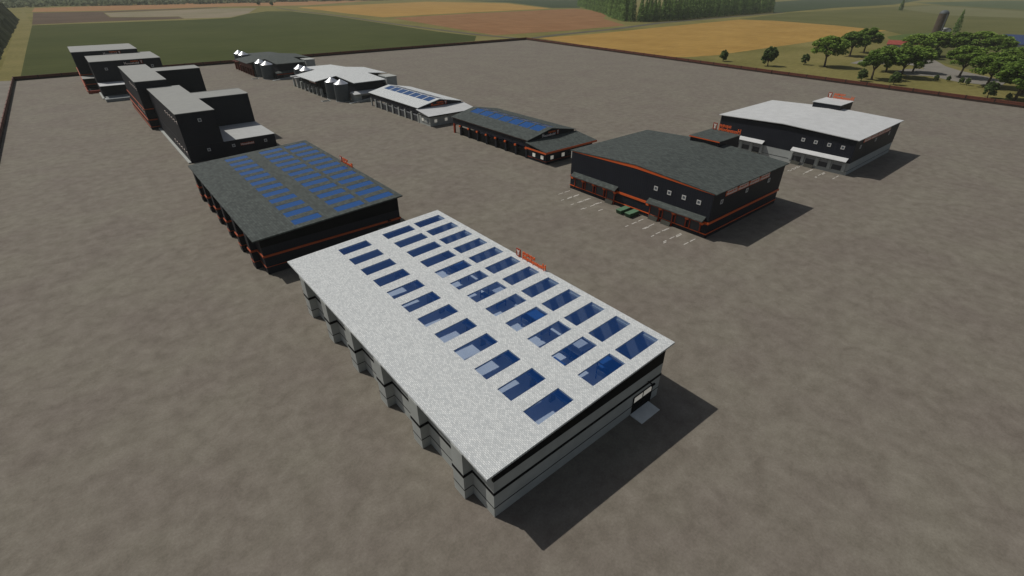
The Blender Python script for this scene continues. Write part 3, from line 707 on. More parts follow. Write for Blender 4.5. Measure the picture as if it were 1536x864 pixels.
# ------------------------------------------------------------------ gabled sheds with bays
def shed(x0, y0, y1, light, label):
    """y0 = outer face of the low annex, main shed behind it"""
    x1 = x0 + 26.6; xr = x0 + 12.8; ya = y0 + 10.9
    r = thing('machine_shed', ((x0 + x1) / 2, (y0 + y1) / 2, 0), label, 'shed', 'gabled sheds with open bays')
    wallm, roofm = (M_pale_wall, M_white_roof) if light else (M_dark_wall, M_dark_roof)
    ez, rz, fz = 7.6, 10.3, 7.8
    sl_ = lambda x: ez + (rz - ez) * (x - x0) / (xr - x0) if x < xr else rz + (fz - rz) * (x - xr) / (x1 - xr)
    # upper fascia and posts
    up = MB(); T = .4
    up.box(x0, x0 + T, ya, y1, 4.55, ez - .12); up.box(x1 - T, x1, ya, y1, 0, fz - .12)
    up.build('wall', M_dark_wall if light else M_dark_wall, r)
    for yy in (ya, y1 - T):
        zb = 0 if yy == ya else 4.55
        MB().extr([(x0 + T + .01, zb), (x1 - T - .01, zb), (x1 - T - .01, sl_(x1 - T) - .15), (xr, rz - .12), (x0 + T + .01, sl_(x0 + T) - .15)], 'y', yy, yy + T).build('gable_wall', M_navy_wall, r)
    MB().box(x0 + 1.2, x1 - T - .05, ya + T + .05, y1 - 8.0, .03, .08).build('floor', M_floor, r)
    bays = 7; by0, by1 = ya + .6, y1 - 6.4; pitch = (by1 - by0) / bays
    for k in range(bays + 1):
        yy = by0 + pitch * k
        ps = MB().box(x0 - .25, x0 + .55, yy - .55, yy + .55, 0, 4.547)
        post = ps.build('bay_post', wallm if light else M_dark_wall, r)
        if not light:
            MB().box(x0 - .75, x0 - .253, yy - .5, yy + .5, 3.85, 4.5).build('bracket', M_orange, post)
        if k < bays:
            fr = MB()
            MB().box(x0 + .30, x0 + .42, yy + .56, yy + pitch - .56, .04, 3.1).build('roller_door', M_shut if light else M_black, r)
            MB().box(x0 + .27, x0 + .42, yy + .56, yy + pitch - .56, 3.11, 3.75).build('door_panel', M_shut_pale if light else M_black, r)
    for xx, yy in ((x0 + .4, y1 - .6), (x0 + 9, y1 - .6), (x0 + 18, y1 - .6)):
        MB().box(xx - .4, xx + .4, yy - .4, yy + .4, 0, 4.547).build('corner_post', M_pale_wall if light else M_red_frame, r)
    if not light:
        tm = MB(); tm.box(x0 - .3, x0 - .003, ya, y1 + .3, ez - .55, ez - .2); tm.build('eaves_trim', M_red_frame, r)
    # roof: two slopes with a row of panes each side of the ridge
    ys = [ya - .6]; p0, p1 = ya + 2.2, y1 - 2.4; n = 7; pt = (p1 - p0) / n
    for k in range(n): ys += [p0 + pt * k, p0 + pt * k + pt * .89]
    ys.append(y1 + .5)
    a = x0 - .6; xp0, xp1 = xr - 5.0, xr - .2
    holes = {(1, 1 + 2 * k) for k in range(n)}
    for nm, xs, zf in (('roof', [a, xp0, xp1, xr], lambda x, q: rz + (x - xr) * (rz - ez) / (xr - x0)),
                       ('roof', [xr, xr + .35, xr + 4.4, x1 + .6], lambda x, q: rz + (x - xr) * (fz - rz) / (x1 - xr))):
        ro = grid_slab(xs, ys, holes, zf, .22).build('roof', roofm, r)
        for k in range(n):
            b0, b1 = ys[1 + 2 * k] + .02, ys[2 + 2 * k] - .02
            MB().prism([(xs[1] + .02, b0), (xs[2] - .02, b0), (xs[2] - .02, b1), (xs[1] + .02, b1)], lambda x, q: zf(x, q) - .16, lambda x, q: zf(x, q) - .08).build('roof_light', M_glass_dark if not light else MATS['blue_roof_glass_shed'], r)
    # low annex in front with its own roof
    ax0, ax1 = x0, x1 + .0
    an = MB().box(ax0, ax1, y0, ya - .003, 0, 5.0)
    anx = an.build('annex', M_pale_wall if light else M_dark_wall, r)
    rf = MB().extr([(y0 - 1.3, 5.05), (y0 - 1.3, 5.3), (ya - .02, 6.9), (ya - .02, 6.6)], 'x', ax0 - 1.3, ax1 + 1.3)
    rf.build('annex_roof', roofm if not light else M_white_sheet, r)
    ft = MB(); p = 1.34
    ft.box(ax0 - p, ax1 + p, y0 - p - .06, y0 - p, 4.75 if light else 4.55, 5.27)
    ft.box(ax0 - p - .06, ax0 - p, y0 - p, ya - .1, 4.75 if light else 4.45, 5.1)
    ft.build('fascia', M_black if light else M_orange, r)
    sd = MB().extr([(y0, 5.003), (ya - .05, 5.003), (ya - .05, 6.5), (y0, 5.15)], 'x', ax0 + .05, ax1 - .05); sd.build('annex_gable', M_black, r)
    if not light:
        MB().box(ax0 - .1, ax1 + .1, y0 - .1, y0 - .003, 1.0, 1.2).box(ax0 - .1, ax0 - .003, y0, ya, 1.0, 1.2).build('band', M_red_frame, r)
    for q, nm in ((3.2, 'window'), (9.4, 'window')):
        MB().box(ax0 + q - .75, ax0 + q + .75, y0 - .16, y0 - .003, 1.7, 3.1).build(nm, M_glow_pane, r)
    for q in (2.2, 7.0):
        MB().box(ax0 - .16, ax0 - .003, y0 + q - .75, y0 + q + .75, 1.7, 3.1).build('window', M_glow_pane if not light or q > 5 else M_pane, r)
    MB().box(ax0 + 14.2, ax0 + 15.8, y0 - .16, y0 - .003, .05, 2.9).build('door', M_glow_pane, r)
    logo(r, (x0 + 7.8, ya - .05, sl_(x0 + 7.8) - 2.05), (1, 0, 0), (0, 0, 1), 9.6, 1.9, M_sign_white if not light else M_sign_orange, .15)
    return r
glass('blue_roof_glass_shed', (0.10, 0.22, 0.45), (0.035, 0.10, 0.27), 0.7, 0.1)
shed(130.9, 136.0, 200.8, False, 'black shed with a dark shingle roof, orange brackets and a low front annex')
shed(128.4, 217.6, 283.5, True, 'white-roofed shed with grey bay posts and a row of blue roof panes')

# ------------------------------------------------------------------ high-bay towers on the left
M_tower_roof = M_grey_sheet
def strip_windows(parent, x, ys, z, h=1.0):
    for yy in ys:
        b = MB().box(x - .14, x - .003, yy - .8, yy + .8, z - h / 2, z + h / 2).build('window', M_sign_white, parent)
        MB().box(x - .17, x - .142, yy - .45, yy + .45, z - h * .28, z + h * .28).build('pane', M_black, b)

def corner_tower(x0, y0, y1, wx, wing, annex, zt, light, label):
    x1 = x0 + wx
    r = thing('high_bay_tower', ((x0 + x1) / 2, (y0 + y1) / 2, 0), label, 'tower', 'dark high-bay towers with pale roofs')
    zl = 6.2 if light else 9.4
    MB().box(x0, x1, y0, y1, zl, zt).build('wall', M_dark_wall, r)
    MB().box(x0 - .06, x1, y0 - .06, y1 + .06, 0, zl - .02).build('lower_wall', M_dark_wall, r)
    MB().box(x0 - .2, x1 + .2, y0 - .2, y1 + .2, zt + .003, zt + .22).build('roof', M_tower_roof, r)
    wx1, wy0, wy1 = wing
    wg = MB().box(x1 + .003, wx1, wy0, wy1, 0, zt - .02).build('wing', M_dark_wall, r)
    MB().box(x1 + .203, wx1 + .2, wy0 - .2, wy1 + .2, zt - .017, zt + .2).build('roof', M_tower_roof, wg)
    MB().box(x1 + .1, wx1 + .3, wy1 + .203, wy1 + .7, zt - 1.2, zt + .3).build('rear_gutter', M_grey_sheet, wg)
    if annex:
        ay0, az = annex
        an = MB().box(x1 + .003, wx1 - .2, ay0, wy0 - .003, 0, az - .02).build('annex', M_dark_wall, r)
        MB().box(x1 + .01, wx1, ay0 - .15, wy0 - .01, az - .017, az + .12).build('roof', mat('light_grey_roof_sheet', (0.40, 0.41, 0.405), 0.7, 0.06, 0.3, 4), an)
        for wx_ in (x0 + 7.4, x0 + 16.6, x0 + 29.2): square_window(r, 'y-', wx_, 4.1, y0 - .06 if wx_ < x1 else ay0, 1.15)
        sp = MB().box(x0 + 19.2, x0 + 24.6, ay0 - .12, ay0 - .003, 3.6, 4.6).build('sign_plate', M_red_frame, r)
        sg = MB(); add_text(sg, 'Household', (x0 + 19.4, ay0 - .2, 3.8), (1, 0, 0), (0, 0, 1), 5.0, .7, .08); sg.build('lettering', M_sign_white, sp)
        square_window(r, 'y-', x0 + 7.5, 15.6, y0, 1.25)
    n = 5
    strip_windows(r, x0, [y0 + 2.2 + 5.0 * k for k in range(6)], zt - 3.3)
    if light:
        strip_windows(r, x0 - .06, [y0 + 2.2 + 5.0 * k for k in range(6)], 3.6)
        MB().box(x0 - 1.1, x0 - .07, y0 - .3, y1 + .3, 0, .45).build('kerb_base', M_pale_wall, r)
    else:
        b = MB()
        for z0, z1, p in ((9.35, 9.8, .3), (4.4, 4.9, .4), (1.2, 1.5, .3)):
            b.box(x0 - p, x0 - .07, y0 - p, y1 + .1, z0, z1); b.box(x0, wx1, y0 - p, y0 - .07, z0, z1)
        b.build('band', M_orange_dull, r)
        strip_windows(r, x0 - .06, [y0 + 6 + 6.5 * k for k in range(4)], 7.3, 1.1)
        MB().box(x1, wx1, y0, wing[1] - .003, 0, 9.3).build('annex', M_dark_wall, r)
        MB().box(x1 + .01, wx1 + .2, y0 - .15, wing[1] - .01, 9.303, 9.45).build('annex_roof', M_dark_roof, r)
    return r
corner_tower(23.9, 228.0, 299.5, 13.4, (57.4, 256.3, 272.0), (228.0, 6.2), 18.6, True, 'nearest L-shaped tower with pale roof, dark walls and sunlit low roof in front')
corner_tower(20.1, 299.9, 368.0, 12.8, (54.0, 333.5, 347.0), None, 21.7, False, 'black tower with orange bands low on its walls behind the nearest tower')

def portal_tower(x0, y0, xl, yl, zt, light, label):
    x1, y1 = x0 + xl, y0 + yl
    r = thing('high_bay_tower', ((x0 + x1) / 2, (y0 + y1) / 2, 0), label, 'tower', 'dark high-bay towers with pale roofs')
    MB().box(x0, x1, y0, y1, 0, zt).build('wall', M_dark_wall, r)
    MB().box(x0 - .25, x1 + .25, y0 - .25, y1 + .25, zt + .003, zt + .25).build('roof', M_tower_roof, r)
    logo(r, (x0 + xl * .46, y0 - .15, zt - 2.5), (1, 0, 0), (0, 0, 1), xl * .27, 2.0, M_sign_white, .2)
    for q in (.19, .85): square_window(r, 'y-', x0 + xl * q, zt - 4.3, y0, 1.4)
    lw = MB().box(x0 - .02, x0 + 12.9, y0 - 15.5, y0 - .003, 7.35, 8.0).build('canopy', M_black, r)
    MB().box(x0 - .15, x0 + 13.1, y0 - 15.7, y0 - .003, 8.003, 8.2).build('roof', M_white_sheet if light else M_grey_sheet, lw)
    MB().box(x0, x0 + 13, y0 - 9.0, y0 - .004, 0, 7.347).build('annex', M_dark_wall, r)
    for q in (0, 12.3): MB().box(x0 + q, x0 + q + .7, y0 - 15.4, y0 - 14.7, 1.6, 7.347).build('corner_post', M_dark_wall if light else M_red_frame, r)
    dk = MB().box(x0, x0 + 12.9, y0 - 22.0, y0 - 9.003, 0, 1.597).build('loading_platform', M_grey_wall if light else M_dark_wall, r)
    MB().box(x0 - .05, x0 + 12.95, y0 - 23.2, y0 - 22.003, 0, 1.7).build('edge', M_steel if light else M_red_frame, dk)
    if light:
        MB().box(x0 - 1.0, x0 - .07, y0 - 10, y1, 0, .5).build('kerb_base', M_pale_wall, r)
    else:
        for z0, z1 in ((8.6, 9.2), (4.4, 5.0), (1.3, 1.7)):
            b = MB()
            b.box(x0 - .4, x0 - .003, y0 - (0 if z0 > 8.5 else 23.2), y1, z0, z1); b.box(x0 - .4, x1, y0 - 15.9 if z0 > 3 and z0 < 8 else y0 - .4, y0 - 15.7 if z0 > 3 and z0 < 8 else y0 - .003, z0, z1)
            b.build('band', M_orange_dull, r)
    return r
portal_tower(9.3, 418.0, 37.5, 44.0, 20.0, True, 'dark tower with a white canopy over its loading platform and red name sign')
portal_tower(2.9, 459.0, 36.6, 46.0, 22.6, False, 'furthest tower in the row, black with orange bands and a name sign')

# ------------------------------------------------------------------ cross-shaped halls with silos
def silo(x, yy, r_, zw, zt, label):
    r = thing('metal_silo', (x, yy, 0), label, 'silo', 'round metal silos beside the cross-shaped halls')
    b = MB(); z = .3; n = 9; h = (zw - .3) / n
    for k in range(n): b.cyl(x, yy, z + k * h, z + (k + .93) * h, r_, r_, 28); b.cyl(x, yy, z + (k + .93) * h + .001, z + (k + 1) * h - .001, r_ + .06, r_ + .06, 28)
    b.build('shell', M_silo, r)
    MB().cyl(x, yy, zw + .003, zt - .25, r_ + .12, .35, 28).build('cone_roof', M_cone, r)
    MB().cyl(x, yy, zt - .247, zt, .4, .3, 12).build('cap', M_cone, r)
    MB().cyl(x, yy, 0, .297, r_ + .3, r_ + .3, 28).build('base_ring', M_pale_wall, r)
    ld = MB()
    for s in (-.22, .22): ld.box(x - r_ - .3, x - r_ - .2, yy + s - .04, yy + s + .04, .3, zw)
    for k in range(16): ld.box(x - r_ - .28, x - r_ - .22, yy - .18, yy + .18, .6 + k * .55, .66 + k * .55)
    ld.build('ladder', M_steel, r)

def cross_hall(dx, dy, light, label):
    X = lambda v: v + dx
    Y = lambda v: v + dy
    roofm = M_white_roof if light else M_dark_roof
    r = thing('mill_hall', (X(138), Y(345), 0), label, 'hall', 'cross-shaped halls with silos in their corners')
    wallm = M_dark_wall
    # plus-shaped wall
    w = MB()
    w.box(X(117), X(161.5), Y(328.3), Y(360.8), 4.9, 9.0)
    w.box(X(128.3), X(147.7), Y(302.5), Y(328.297), 4.9, 9.7); w.box(X(128.3), X(147.7), Y(360.803), Y(387.5), 0, 9.7)
    w.box(X(121.5), X(161.5), Y(328.3), Y(360.8), 0, 4.897); w.box(X(128.3), X(147.7), Y(304.5), Y(328.297), 0, 4.897)
    w.build('wall', wallm, r)
    A0, A1 = (113.0, 327.2), (113.0, 362.0)
    pts = dict(a0=(113.0, 327.2, 9.5), a1=(113.0, 362.0, 9.5), n0=(127.2, 327.2, 11.6), n1=(127.2, 362.0, 11.6),
               c0=(127.2, 301.0, 10.45), c1=(148.7, 301.6, 10.45), m0=(148.7, 327.2, 11.6), m1=(148.7, 362.0, 11.6),
               e0=(162.6, 327.2, 10.3), e1=(162.6, 362.0, 10.3), f0=(127.2, 389.0, 10.45), f1=(148.7, 389.0, 10.45), t=(138.0, 344.6, 12.3))
    P = lambda k, dz=0: (X(pts[k][0]), Y(pts[k][1]), pts[k][2] + dz)
    rf = MB()
    tris = [('a0', 'n0', 'n1', 'a1'), ('c0', 'c1', 'm0', 'n0'), ('e0', 'e1', 'm1', 'm0'), ('n1', 'm1', 'f1', 'f0'), ('n0', 'm0', 't'), ('m0', 'm1', 't'), ('m1', 'n1', 't'), ('n1', 'n0', 't')]
    for q in tris:
        rf.face([P(k) for k in q]); rf.face([P(k, -.3) for k in q][::-1])
    rim = ['a0', 'n0', 'c0', 'c1', 'm0', 'e0', 'e1', 'm1', 'f1', 'f0', 'n1', 'a1']
    for u, v in zip(rim, rim[1:] + rim[:1]): rf.face([P(u, -.3), P(v, -.3), P(v), P(u)])
    rf.build('roof', roofm, r, fix=False)
    # bays under the front eaves
    for k in range(8):
        yy = 328.5 + 7.0 * k if k < 5 else 356.5 + (k - 4) * 7.2
        tall = k >= 6
        p = MB().box(X(115.9), X(117.2), Y(yy) - .8, Y(yy) + .8, 0, 6.3 if tall else 4.85)
        po = p.build('bay_post', (M_pale_wall if light else M_post_red), r)
        if tall: MB().box(X(115.0), X(118.4), Y(yy) - 1.6, Y(yy) + 1.6, 6.303, 6.8).build('cap', M_white_sheet if light else M_post_red, po)
        elif k < 5:
            MB().box(X(117.6), X(121.497), Y(yy) + .81, Y(yy) + 6.1, .05, .5).build('trough', M_steel, po)
    MB().box(X(116.4), X(117), Y(328.3), Y(360.8), 6.0 if light else 4.9, 8.3).build('front_fascia', M_black if light else M_post_red, r)
    if light:
        sp = MB().box(X(116.1), X(116.35), Y(335), Y(346), 7.0, 8.5).build('sign_plate', M_red_frame, r)
        sg = MB(); add_text(sg, 'Household', (X(116.0), Y(345.6), 7.2), (0, -1, 0), (0, 0, 1), 10.2, 1.0, .1); sg.build('lettering', M_sign_white, sp)
    # low annex with ramp
    an = MB().box(X(125.5), X(147.5), Y(299.0), Y(304.497), 0, 4.3).build('annex', M_pale_wall if light else M_dark_wall, r)
    MB().hexa([(X(125), Y(297.6), 4.303), (X(149), Y(297.6), 4.303), (X(149), Y(304.3), 4.303), (X(125), Y(304.3), 4.303),
               (X(125), Y(297.6), 4.5), (X(149), Y(297.6), 4.5), (X(149), Y(302.45), 5.5), (X(125), Y(302.45), 5.5)]).build('roof', M_white_sheet if light else M_dark_roof, an)
    MB().box(X(130), X(136), Y(298.85), Y(298.997), .4, 3.2).build('roller_door', M_shut, an)
    if not light: MB().box(X(125.3), X(147.6), Y(298.7), Y(298.99), 3.3, 3.9).build('band', M_red_frame, an)
    MB().hexa([(X(121), Y(296.3), .02), (X(137), Y(296.3), .02), (X(137), Y(298.6), .02), (X(121), Y(298.6), .02), (X(121), Y(296.3), .15), (X(137), Y(296.3), 1.8), (X(137), Y(298.6), 1.8), (X(121), Y(298.6), .15)]).build('ramp', M_pale_wall if light else M_grey_wall, r)
    # square tower in the right-hand corner
    tw = MB().box(X(150.0), X(157.0), Y(303.0), Y(313.5), 0, 11.2).build('corner_tower', M_grey_wall, r)
    MB().box(X(149.7), X(157.3), Y(302.7), Y(313.8), 11.203, 11.6).build('roof', M_pale_wall, tw)
    MB().box(X(147.71), X(149.997), Y(306), Y(312), 7.5, 10.2).build('bridge', M_grey_wall, tw)
    return r
cross_hall(0, 0, True, 'cross-shaped hall with a white roof, grey posts and silos in its corners')
cross_hall(-9, 115.5, False, 'cross-shaped hall with a dark roof and red posts near the back fence')
for a in ((121.6, 307.4, 4.2, 10.0, 12.6, 'metal silo nearest the camera, in front of the white-roofed cross-shaped hall'),
          (120.4, 318.6, 4.0, 10.0, 12.6, 'metal silo just behind the nearest one at the white-roofed cross-shaped hall'),
          (122.4, 367.8, 3.9, 11.2, 13.8, 'metal silo at the far left corner of the white-roofed hall, right one of the pair'),
          (122.3, 378.6, 3.9, 11.2, 13.8, 'metal silo at the far left corner of the white-roofed hall, left one of the pair'),
          (113.2, 424.0, 4.3, 10.0, 12.6, 'metal silo in front of the dark-roofed cross-shaped hall, right one of the pair'),
          (112.6, 438.0, 4.1, 10.0, 12.6, 'metal silo in front of the dark-roofed cross-shaped hall, left one of the pair'),
          (113.4, 486.2, 4.0, 11.5, 14.1, 'metal silo behind the dark-roofed hall by the fence, right one of the pair'),
          (113.3, 498.4, 4.0, 11.5, 14.1, 'furthest metal silo, left one of the pair behind the dark-roofed hall')):
    silo(*a)
def grate(x, yy, label):
    r = thing('unloading_grate', (x, yy, 0), label, 'floor grate', 'unloading grates in front of the silos')
    f = MB()
    for q in ((x - 2.6, x + 2.6, yy - 1.7, yy - 1.3), (x - 2.6, x + 2.6, yy + 1.3, yy + 1.7), (x - 2.6, x - 2.2, yy - 1.297, yy + 1.297), (x + 2.2, x + 2.6, yy - 1.297, yy + 1.297)): f.box(*q, .02, .22)
    f.build('frame', M_pale_wall, r)
    b = MB()
    for k in range(9): b.box(x - 2.19 + k * .5, x - 1.95 + k * .5, yy - 1.29, yy + 1.29, .02, .14)
    b.build('bar', M_black, r)
grate(113.0, 313.8, 'floor grate with pale frame in front of the white-roofed hall\'s silos')
grate(104.5, 430.5, 'floor grate with pale frame in front of the dark-roofed hall\'s silos')

# ------------------------------------------------------------------ vegetation
rng = np.random.default_rng(11)
def leaf_quads(P, size, up=0.8, n_per=1, aspect=1.0):
    """random leaf faces round points P (n,3); returns verts, faces"""
    n = len(P)
    nrm = rng.normal(size=(n, 3)); nrm[:, 2] = np.abs(nrm[:, 2]) + up; nrm /= np.linalg.norm(nrm, axis=1)[:, None]
    a = np.cross(nrm, rng.normal(size=(n, 3))); a /= np.linalg.norm(a, axis=1)[:, None]
    b = np.cross(nrm, a)
    s = (size * rng.uniform(.6, 1.35, n))[:, None]
    q = np.stack([P - a * s - b * s * .35 * aspect, P + a * s * .1 - b * s * .8 * aspect, P + a * s + b * s * .2 * aspect, P - a * s * .15 + b * s * .8 * aspect], 1)
    return q.reshape(-1, 3), np.arange(4 * n).reshape(n, 4)
def np_mesh(name, V, F, m):
    me = bpy.data.meshes.new(name)
    me.vertices.add(len(V)); me.vertices.foreach_set('co', np.ascontiguousarray(V, dtype=np.float32).ravel())
    me.loops.add(F.size); me.loops.foreach_set('vertex_index', np.ascontiguousarray(F, dtype=np.int32).ravel())
    me.polygons.add(len(F)); me.polygons.foreach_set('loop_start', np.arange(0, F.size, F.shape[1], dtype=np.int32))
    me.update(calc_edges=True); me.materials.append(m)
    return me
def crown_mesh(name, m, rad, zb, zt, clumps, per, lsize, flat=1.0):
    pts = []
    for _ in range(clumps):
        t = rng.uniform(0, 2 * math.pi); rr = rad * math.sqrt(rng.uniform(0, 1)) * .86
        dome = zt - (zt - zb) * .55 * (rr / rad) ** 2.0
        zc = dome - rng.uniform(0, 1) ** 2.2 * (dome - zb) * .75
        cr = rng.uniform(.14, .27) * rad
        d3 = rng.normal(size=(per, 3)); d3 /= np.linalg.norm(d3, axis=1)[:, None]
        d3 *= (rng.uniform(.55, 1, per) ** .6)[:, None] * cr
        d3[:, 2] *= .62 * flat
        pts.append(d3 + [rr * math.cos(t), rr * math.sin(t), zc - cr * .4])
    P = np.concatenate(pts)
    V, F = leaf_quads(P, lsize)
    return np_mesh(name, V, F, m)
def trunk_mesh(name, h, fork, rad, r0):
    b = MB()
    lx, ly = rng.uniform(-.5, .5, 2)
    b.tube((0, 0, -.2), (lx, ly, fork), r0, r0 * .72, 9)
    b.tube((0, 0, -.2), (0, 0, .7), r0 * 1.45, r0 * .98, 9)
    for k in range(6):
        t = 2 * math.pi * (k + rng.uniform(0, .5)) / 6; rr = rad * rng.uniform(.35, .7)
        m_ = (lx + rr * .45 * math.cos(t), ly + rr * .45 * math.sin(t), fork + (h - fork) * rng.uniform(.22, .36))
        e_ = (rr * math.cos(t), rr * math.sin(t), fork + (h - fork) * rng.uniform(.55, .8))
        b.tube((lx, ly, fork - .3), m_, r0 * .55, r0 * .34, 6); b.tube(m_, e_, r0 * .34, r0 * .12, 6)
    b.tube((lx, ly, fork - .2), (lx * .5, ly * .5, h * .85), r0 * .6, r0 * .15, 6)
    return b.mesh(name, M_bark)
BROAD = []
for k in range(4):
    BROAD.append((crown_mesh('crown', M_leaf, 10.0, 7.0, 20.0, 80, 85, .62), trunk_mesh('trunk', 20, 6.2, 10, .62)))
BUSH = []
for k in range(3):
    BUSH.append((crown_mesh('crown', M_leaf_dull, 3.7, .9, 8.5, 64, 60, .42, 1.35), trunk_mesh('trunk', 8, 1.9, 4, .28)))
def conifer_meshes(h, r, n, lsize):
    P = []
    lv = int(h / 1.1)
    for i in range(lv):
        z = h * (.07 + .93 * i / lv); rr = r * (1 - (i / lv) ** 1.9) + .15
        k = int(n * (rr / r) + 5)
        t = rng.uniform(0, 2 * math.pi, k); q = rr * np.sqrt(rng.uniform(.12, 1, k)) * (1 + .22 * np.sin(t * 5 + i * 2.1))
        P.append(np.stack([q * np.cos(t), q * np.sin(t), z - q * .32 + rng.uniform(-.3, .3, k)], 1))
    P = np.concatenate(P)
    V, F = leaf_quads(P, lsize, .1)
    b = MB().tube((0, 0, -.2), (0, 0, h * .95), r * .09, r * .012, 7)
    return np_mesh('crown', V, F, M_needle), b.mesh('trunk', M_bark)
CON = [conifer_meshes(38 + 3 * k, 5.6, 22, 1.05) for k in range(3)]

def plant(name, pair, x, yy, s, label, cat, group, rz=None, sz=None, z=0.0):
    o = bpy.data.objects.new(name, None); C.objects.link(o)
    o.location = (x, yy, z); o.rotation_euler = (0, 0, random.uniform(0, 6.28) if rz is None else rz); o.scale = (s, s, sz or s)
    tag(o, label, cat, group)
    for nm, me in (('crown', pair[0]), ('trunk', pair[1])):
        c = bpy.data.objects.new(nm, me); C.objects.link(c); c.parent = o
    return o
G1 = 'broad-crowned trees round the farmstead'
for i, (x, yy, h, s, lab) in enumerate([
    (507, 180, 23, 1.05, 'broad tree on the grass just right of the small trees by the golden field'),
    (606, 195, 21, 1.0, 'broad tree second in the line behind the drive, left of the red roof'),
    (650, 197, 22, 1.0, 'broad tree in the line behind the drive, closest to the red roof'),
    (463, 129, 19.5, .88, 'broad tree at the left end of the clump near the fence'),
    (514, 135, 18.5, .95, 'broad tree in the middle of the clump near the fence, its trunk hidden'),
    (490, 118, 20, .98, 'bright green tree at the right front of the clump near the fence'),
    (527, 120, 18.5, .9, 'broad tree at the back right of the clump near the fence'),
    (525, 89, 20.5, 1.0, 'broad tree standing alone beside the gravel drive'),
    (489, 66, 20.5, 1.02, 'broad tree with a leaning trunk, second from the right edge'),
    (439, 43, 21.5, 1.05, 'broad tree at the right edge of the view nearest the fence'),
    (468, 44, 20.5, 1.05, 'broad tree at the right edge standing behind the one nearest the fence'),
    (560, 66, 19.0, 1.0, 'broad tree at the right edge in front of the blue roof'),
    (640, 150, 20.0, 1.0, 'broad tree at the left end of the dense row below the tall silo'),
    (668, 140, 21.0, 1.05, 'broad tree directly below the tall brown silo in the dense row'),
    (672, 124, 21.0, 1.05, 'broad tree in the middle of the dense row behind the drive'),
    (690, 112, 21.5, 1.05, 'broad tree in the dense row, second from its right end'),
    (684, 97, 20.0, 1.0, 'broad tree at the right end of the dense row beside the blue roof')]):
    plant('broad_tree', BROAD[i % 4], x, yy, s * 1.36, lab, 'tree', G1, sz=h / 18.6)
for i, (x, yy, h, lab) in enumerate([
    (472, 256, 9.4, 'small round tree furthest left on the grass beside the golden field'),
    (473, 214, 15.2, 'medium dark tree between the two small round trees by the golden field'),
    (506, 197, 8.6, 'small round tree left of the first broad tree'),
    (447, 131, 8.2, 'low bush close to the fence in front of the clump of trees'),
    (447, 110, 8.4, 'dark bush close to the fence under the brightest tree of the clump'),
    (439, 56, 9.2, 'wide bush close to the fence near the right edge'),
    (640, 133, 10.0, 'dark bush at the far side of the drive below the dense row')]):
    plant('small_tree', BUSH[(i + 1) % 3], x, yy, h / 8.7, lab, 'small tree', 'small trees and bushes on the grass', sz=h / 8.2)
for i, (x, yy, h, lab) in enumerate([
    (487, 95, 4.8, 'sapling on the verge right of the clump of trees, the leftmost sapling'),
    (494, 89, 4.2, 'thin sapling on the verge under the lone tree'),
    (487, 80, 4.8, 'sapling on the verge right of the lone tree'),
    (485, 76, 5.0, 'sapling right beside the thin bare pole-like tree on the verge'),
    (437, 46, 4.5, 'sapling at the foot of the tree nearest the fence on the right')]):
    plant('sapling', BUSH[i % 3], x, yy, h / 8.7 * .8, lab, 'sapling', 'saplings on the verge', sz=h / 8.7)
plant('small_tree', BUSH[1], 595, 2140, 1.7, 'left one of two tiny distant trees beyond the green field', 'small tree', 'two far trees')
plant('small_tree', BUSH[2], 616, 2060, 1.7, 'right one of two tiny distant trees beyond the green field', 'small tree', 'two far trees')
plant('spruce', CON[0], 1040, 204, .8, 'pointed dark spruce beside the tall brown silo', 'conifer', None, sz=.82)
plant('spruce', CON[1], 1900, 520, 1.0, 'lone distant conifer on the pale meadow', 'conifer', None, sz=.75)

# dense conifer belt behind the golden field
front = [(1454, 1373), (1299, 1192), (1106, 955), (976, 817), (880, 706), (889, 672), (966, 664), (1141, 680), (1312, 693), (1517, 711)]
rp = random.Random(5)
pos = []
seg = []
for a, b in zip(front, front[1:]):
    L = math.dist(a, b); n = max(1, int(L / (13 if b[1] > 700 and a[1] > 700 and a[0] > b[0] else 12)))
    for k in range(n):
        seg.append((a[0] + (b[0] - a[0]) * k / n, a[1] + (b[1] - a[1]) * k / n))
for (x, yy) in seg:
    pos.append((x + rp.uniform(-2, 2), yy + rp.uniform(-2, 2)))
for row in range(1, 4):
    for k, (x, yy) in enumerate(seg):
        if (k + row) % 2: continue
        # inward: towards the middle of the belt
        ix, iy = 1330 - x, 860 - yy; L = math.hypot(ix, iy)
        s_ = row * 15 * (.6 if L < 100 else 1)
        pos.append((x + ix / L * s_ + rp.uniform(-3, 3), yy + iy / L * s_ + rp.uniform(-3, 3)))
for k in range(16): pos.append((915 + 11 * k + rp.uniform(-6, 6), 690 + 8 * k + rp.uniform(-7, 7)))
for k in range(40): pos.append((rp.uniform(940, 1480), rp.uniform(790, 860) + rp.uniform(0, 60)))
for i, (x, yy) in enumerate(pos[:298]):
    plant('conifer', CON[i % 3], x, yy, rp.uniform(.88, 1.15), 'tall dark green conifer in the dense belt behind the golden field', 'conifer', 'conifers of the dense belt', sz=rp.uniform(.9, 1.15))

def mass(name, pts, lsize, m, per, crx, crz):
    Q = []
    for (x, yy, z) in pts:
        d3 = rng.normal(size=(per, 3)); d3 /= np.linalg.norm(d3, axis=1)[:, None]
        d3 *= rng.uniform(.7, 1, per)[:, None]
        Q.append(d3 * [crx, crx, crz] + [x, yy, z])
    V, F = leaf_quads(np.concatenate(Q), lsize, .3)
    o = bpy.data.objects.new(name, np_mesh(name, V, F, m)); C.objects.link(o); o['kind'] = 'stuff'
    return o
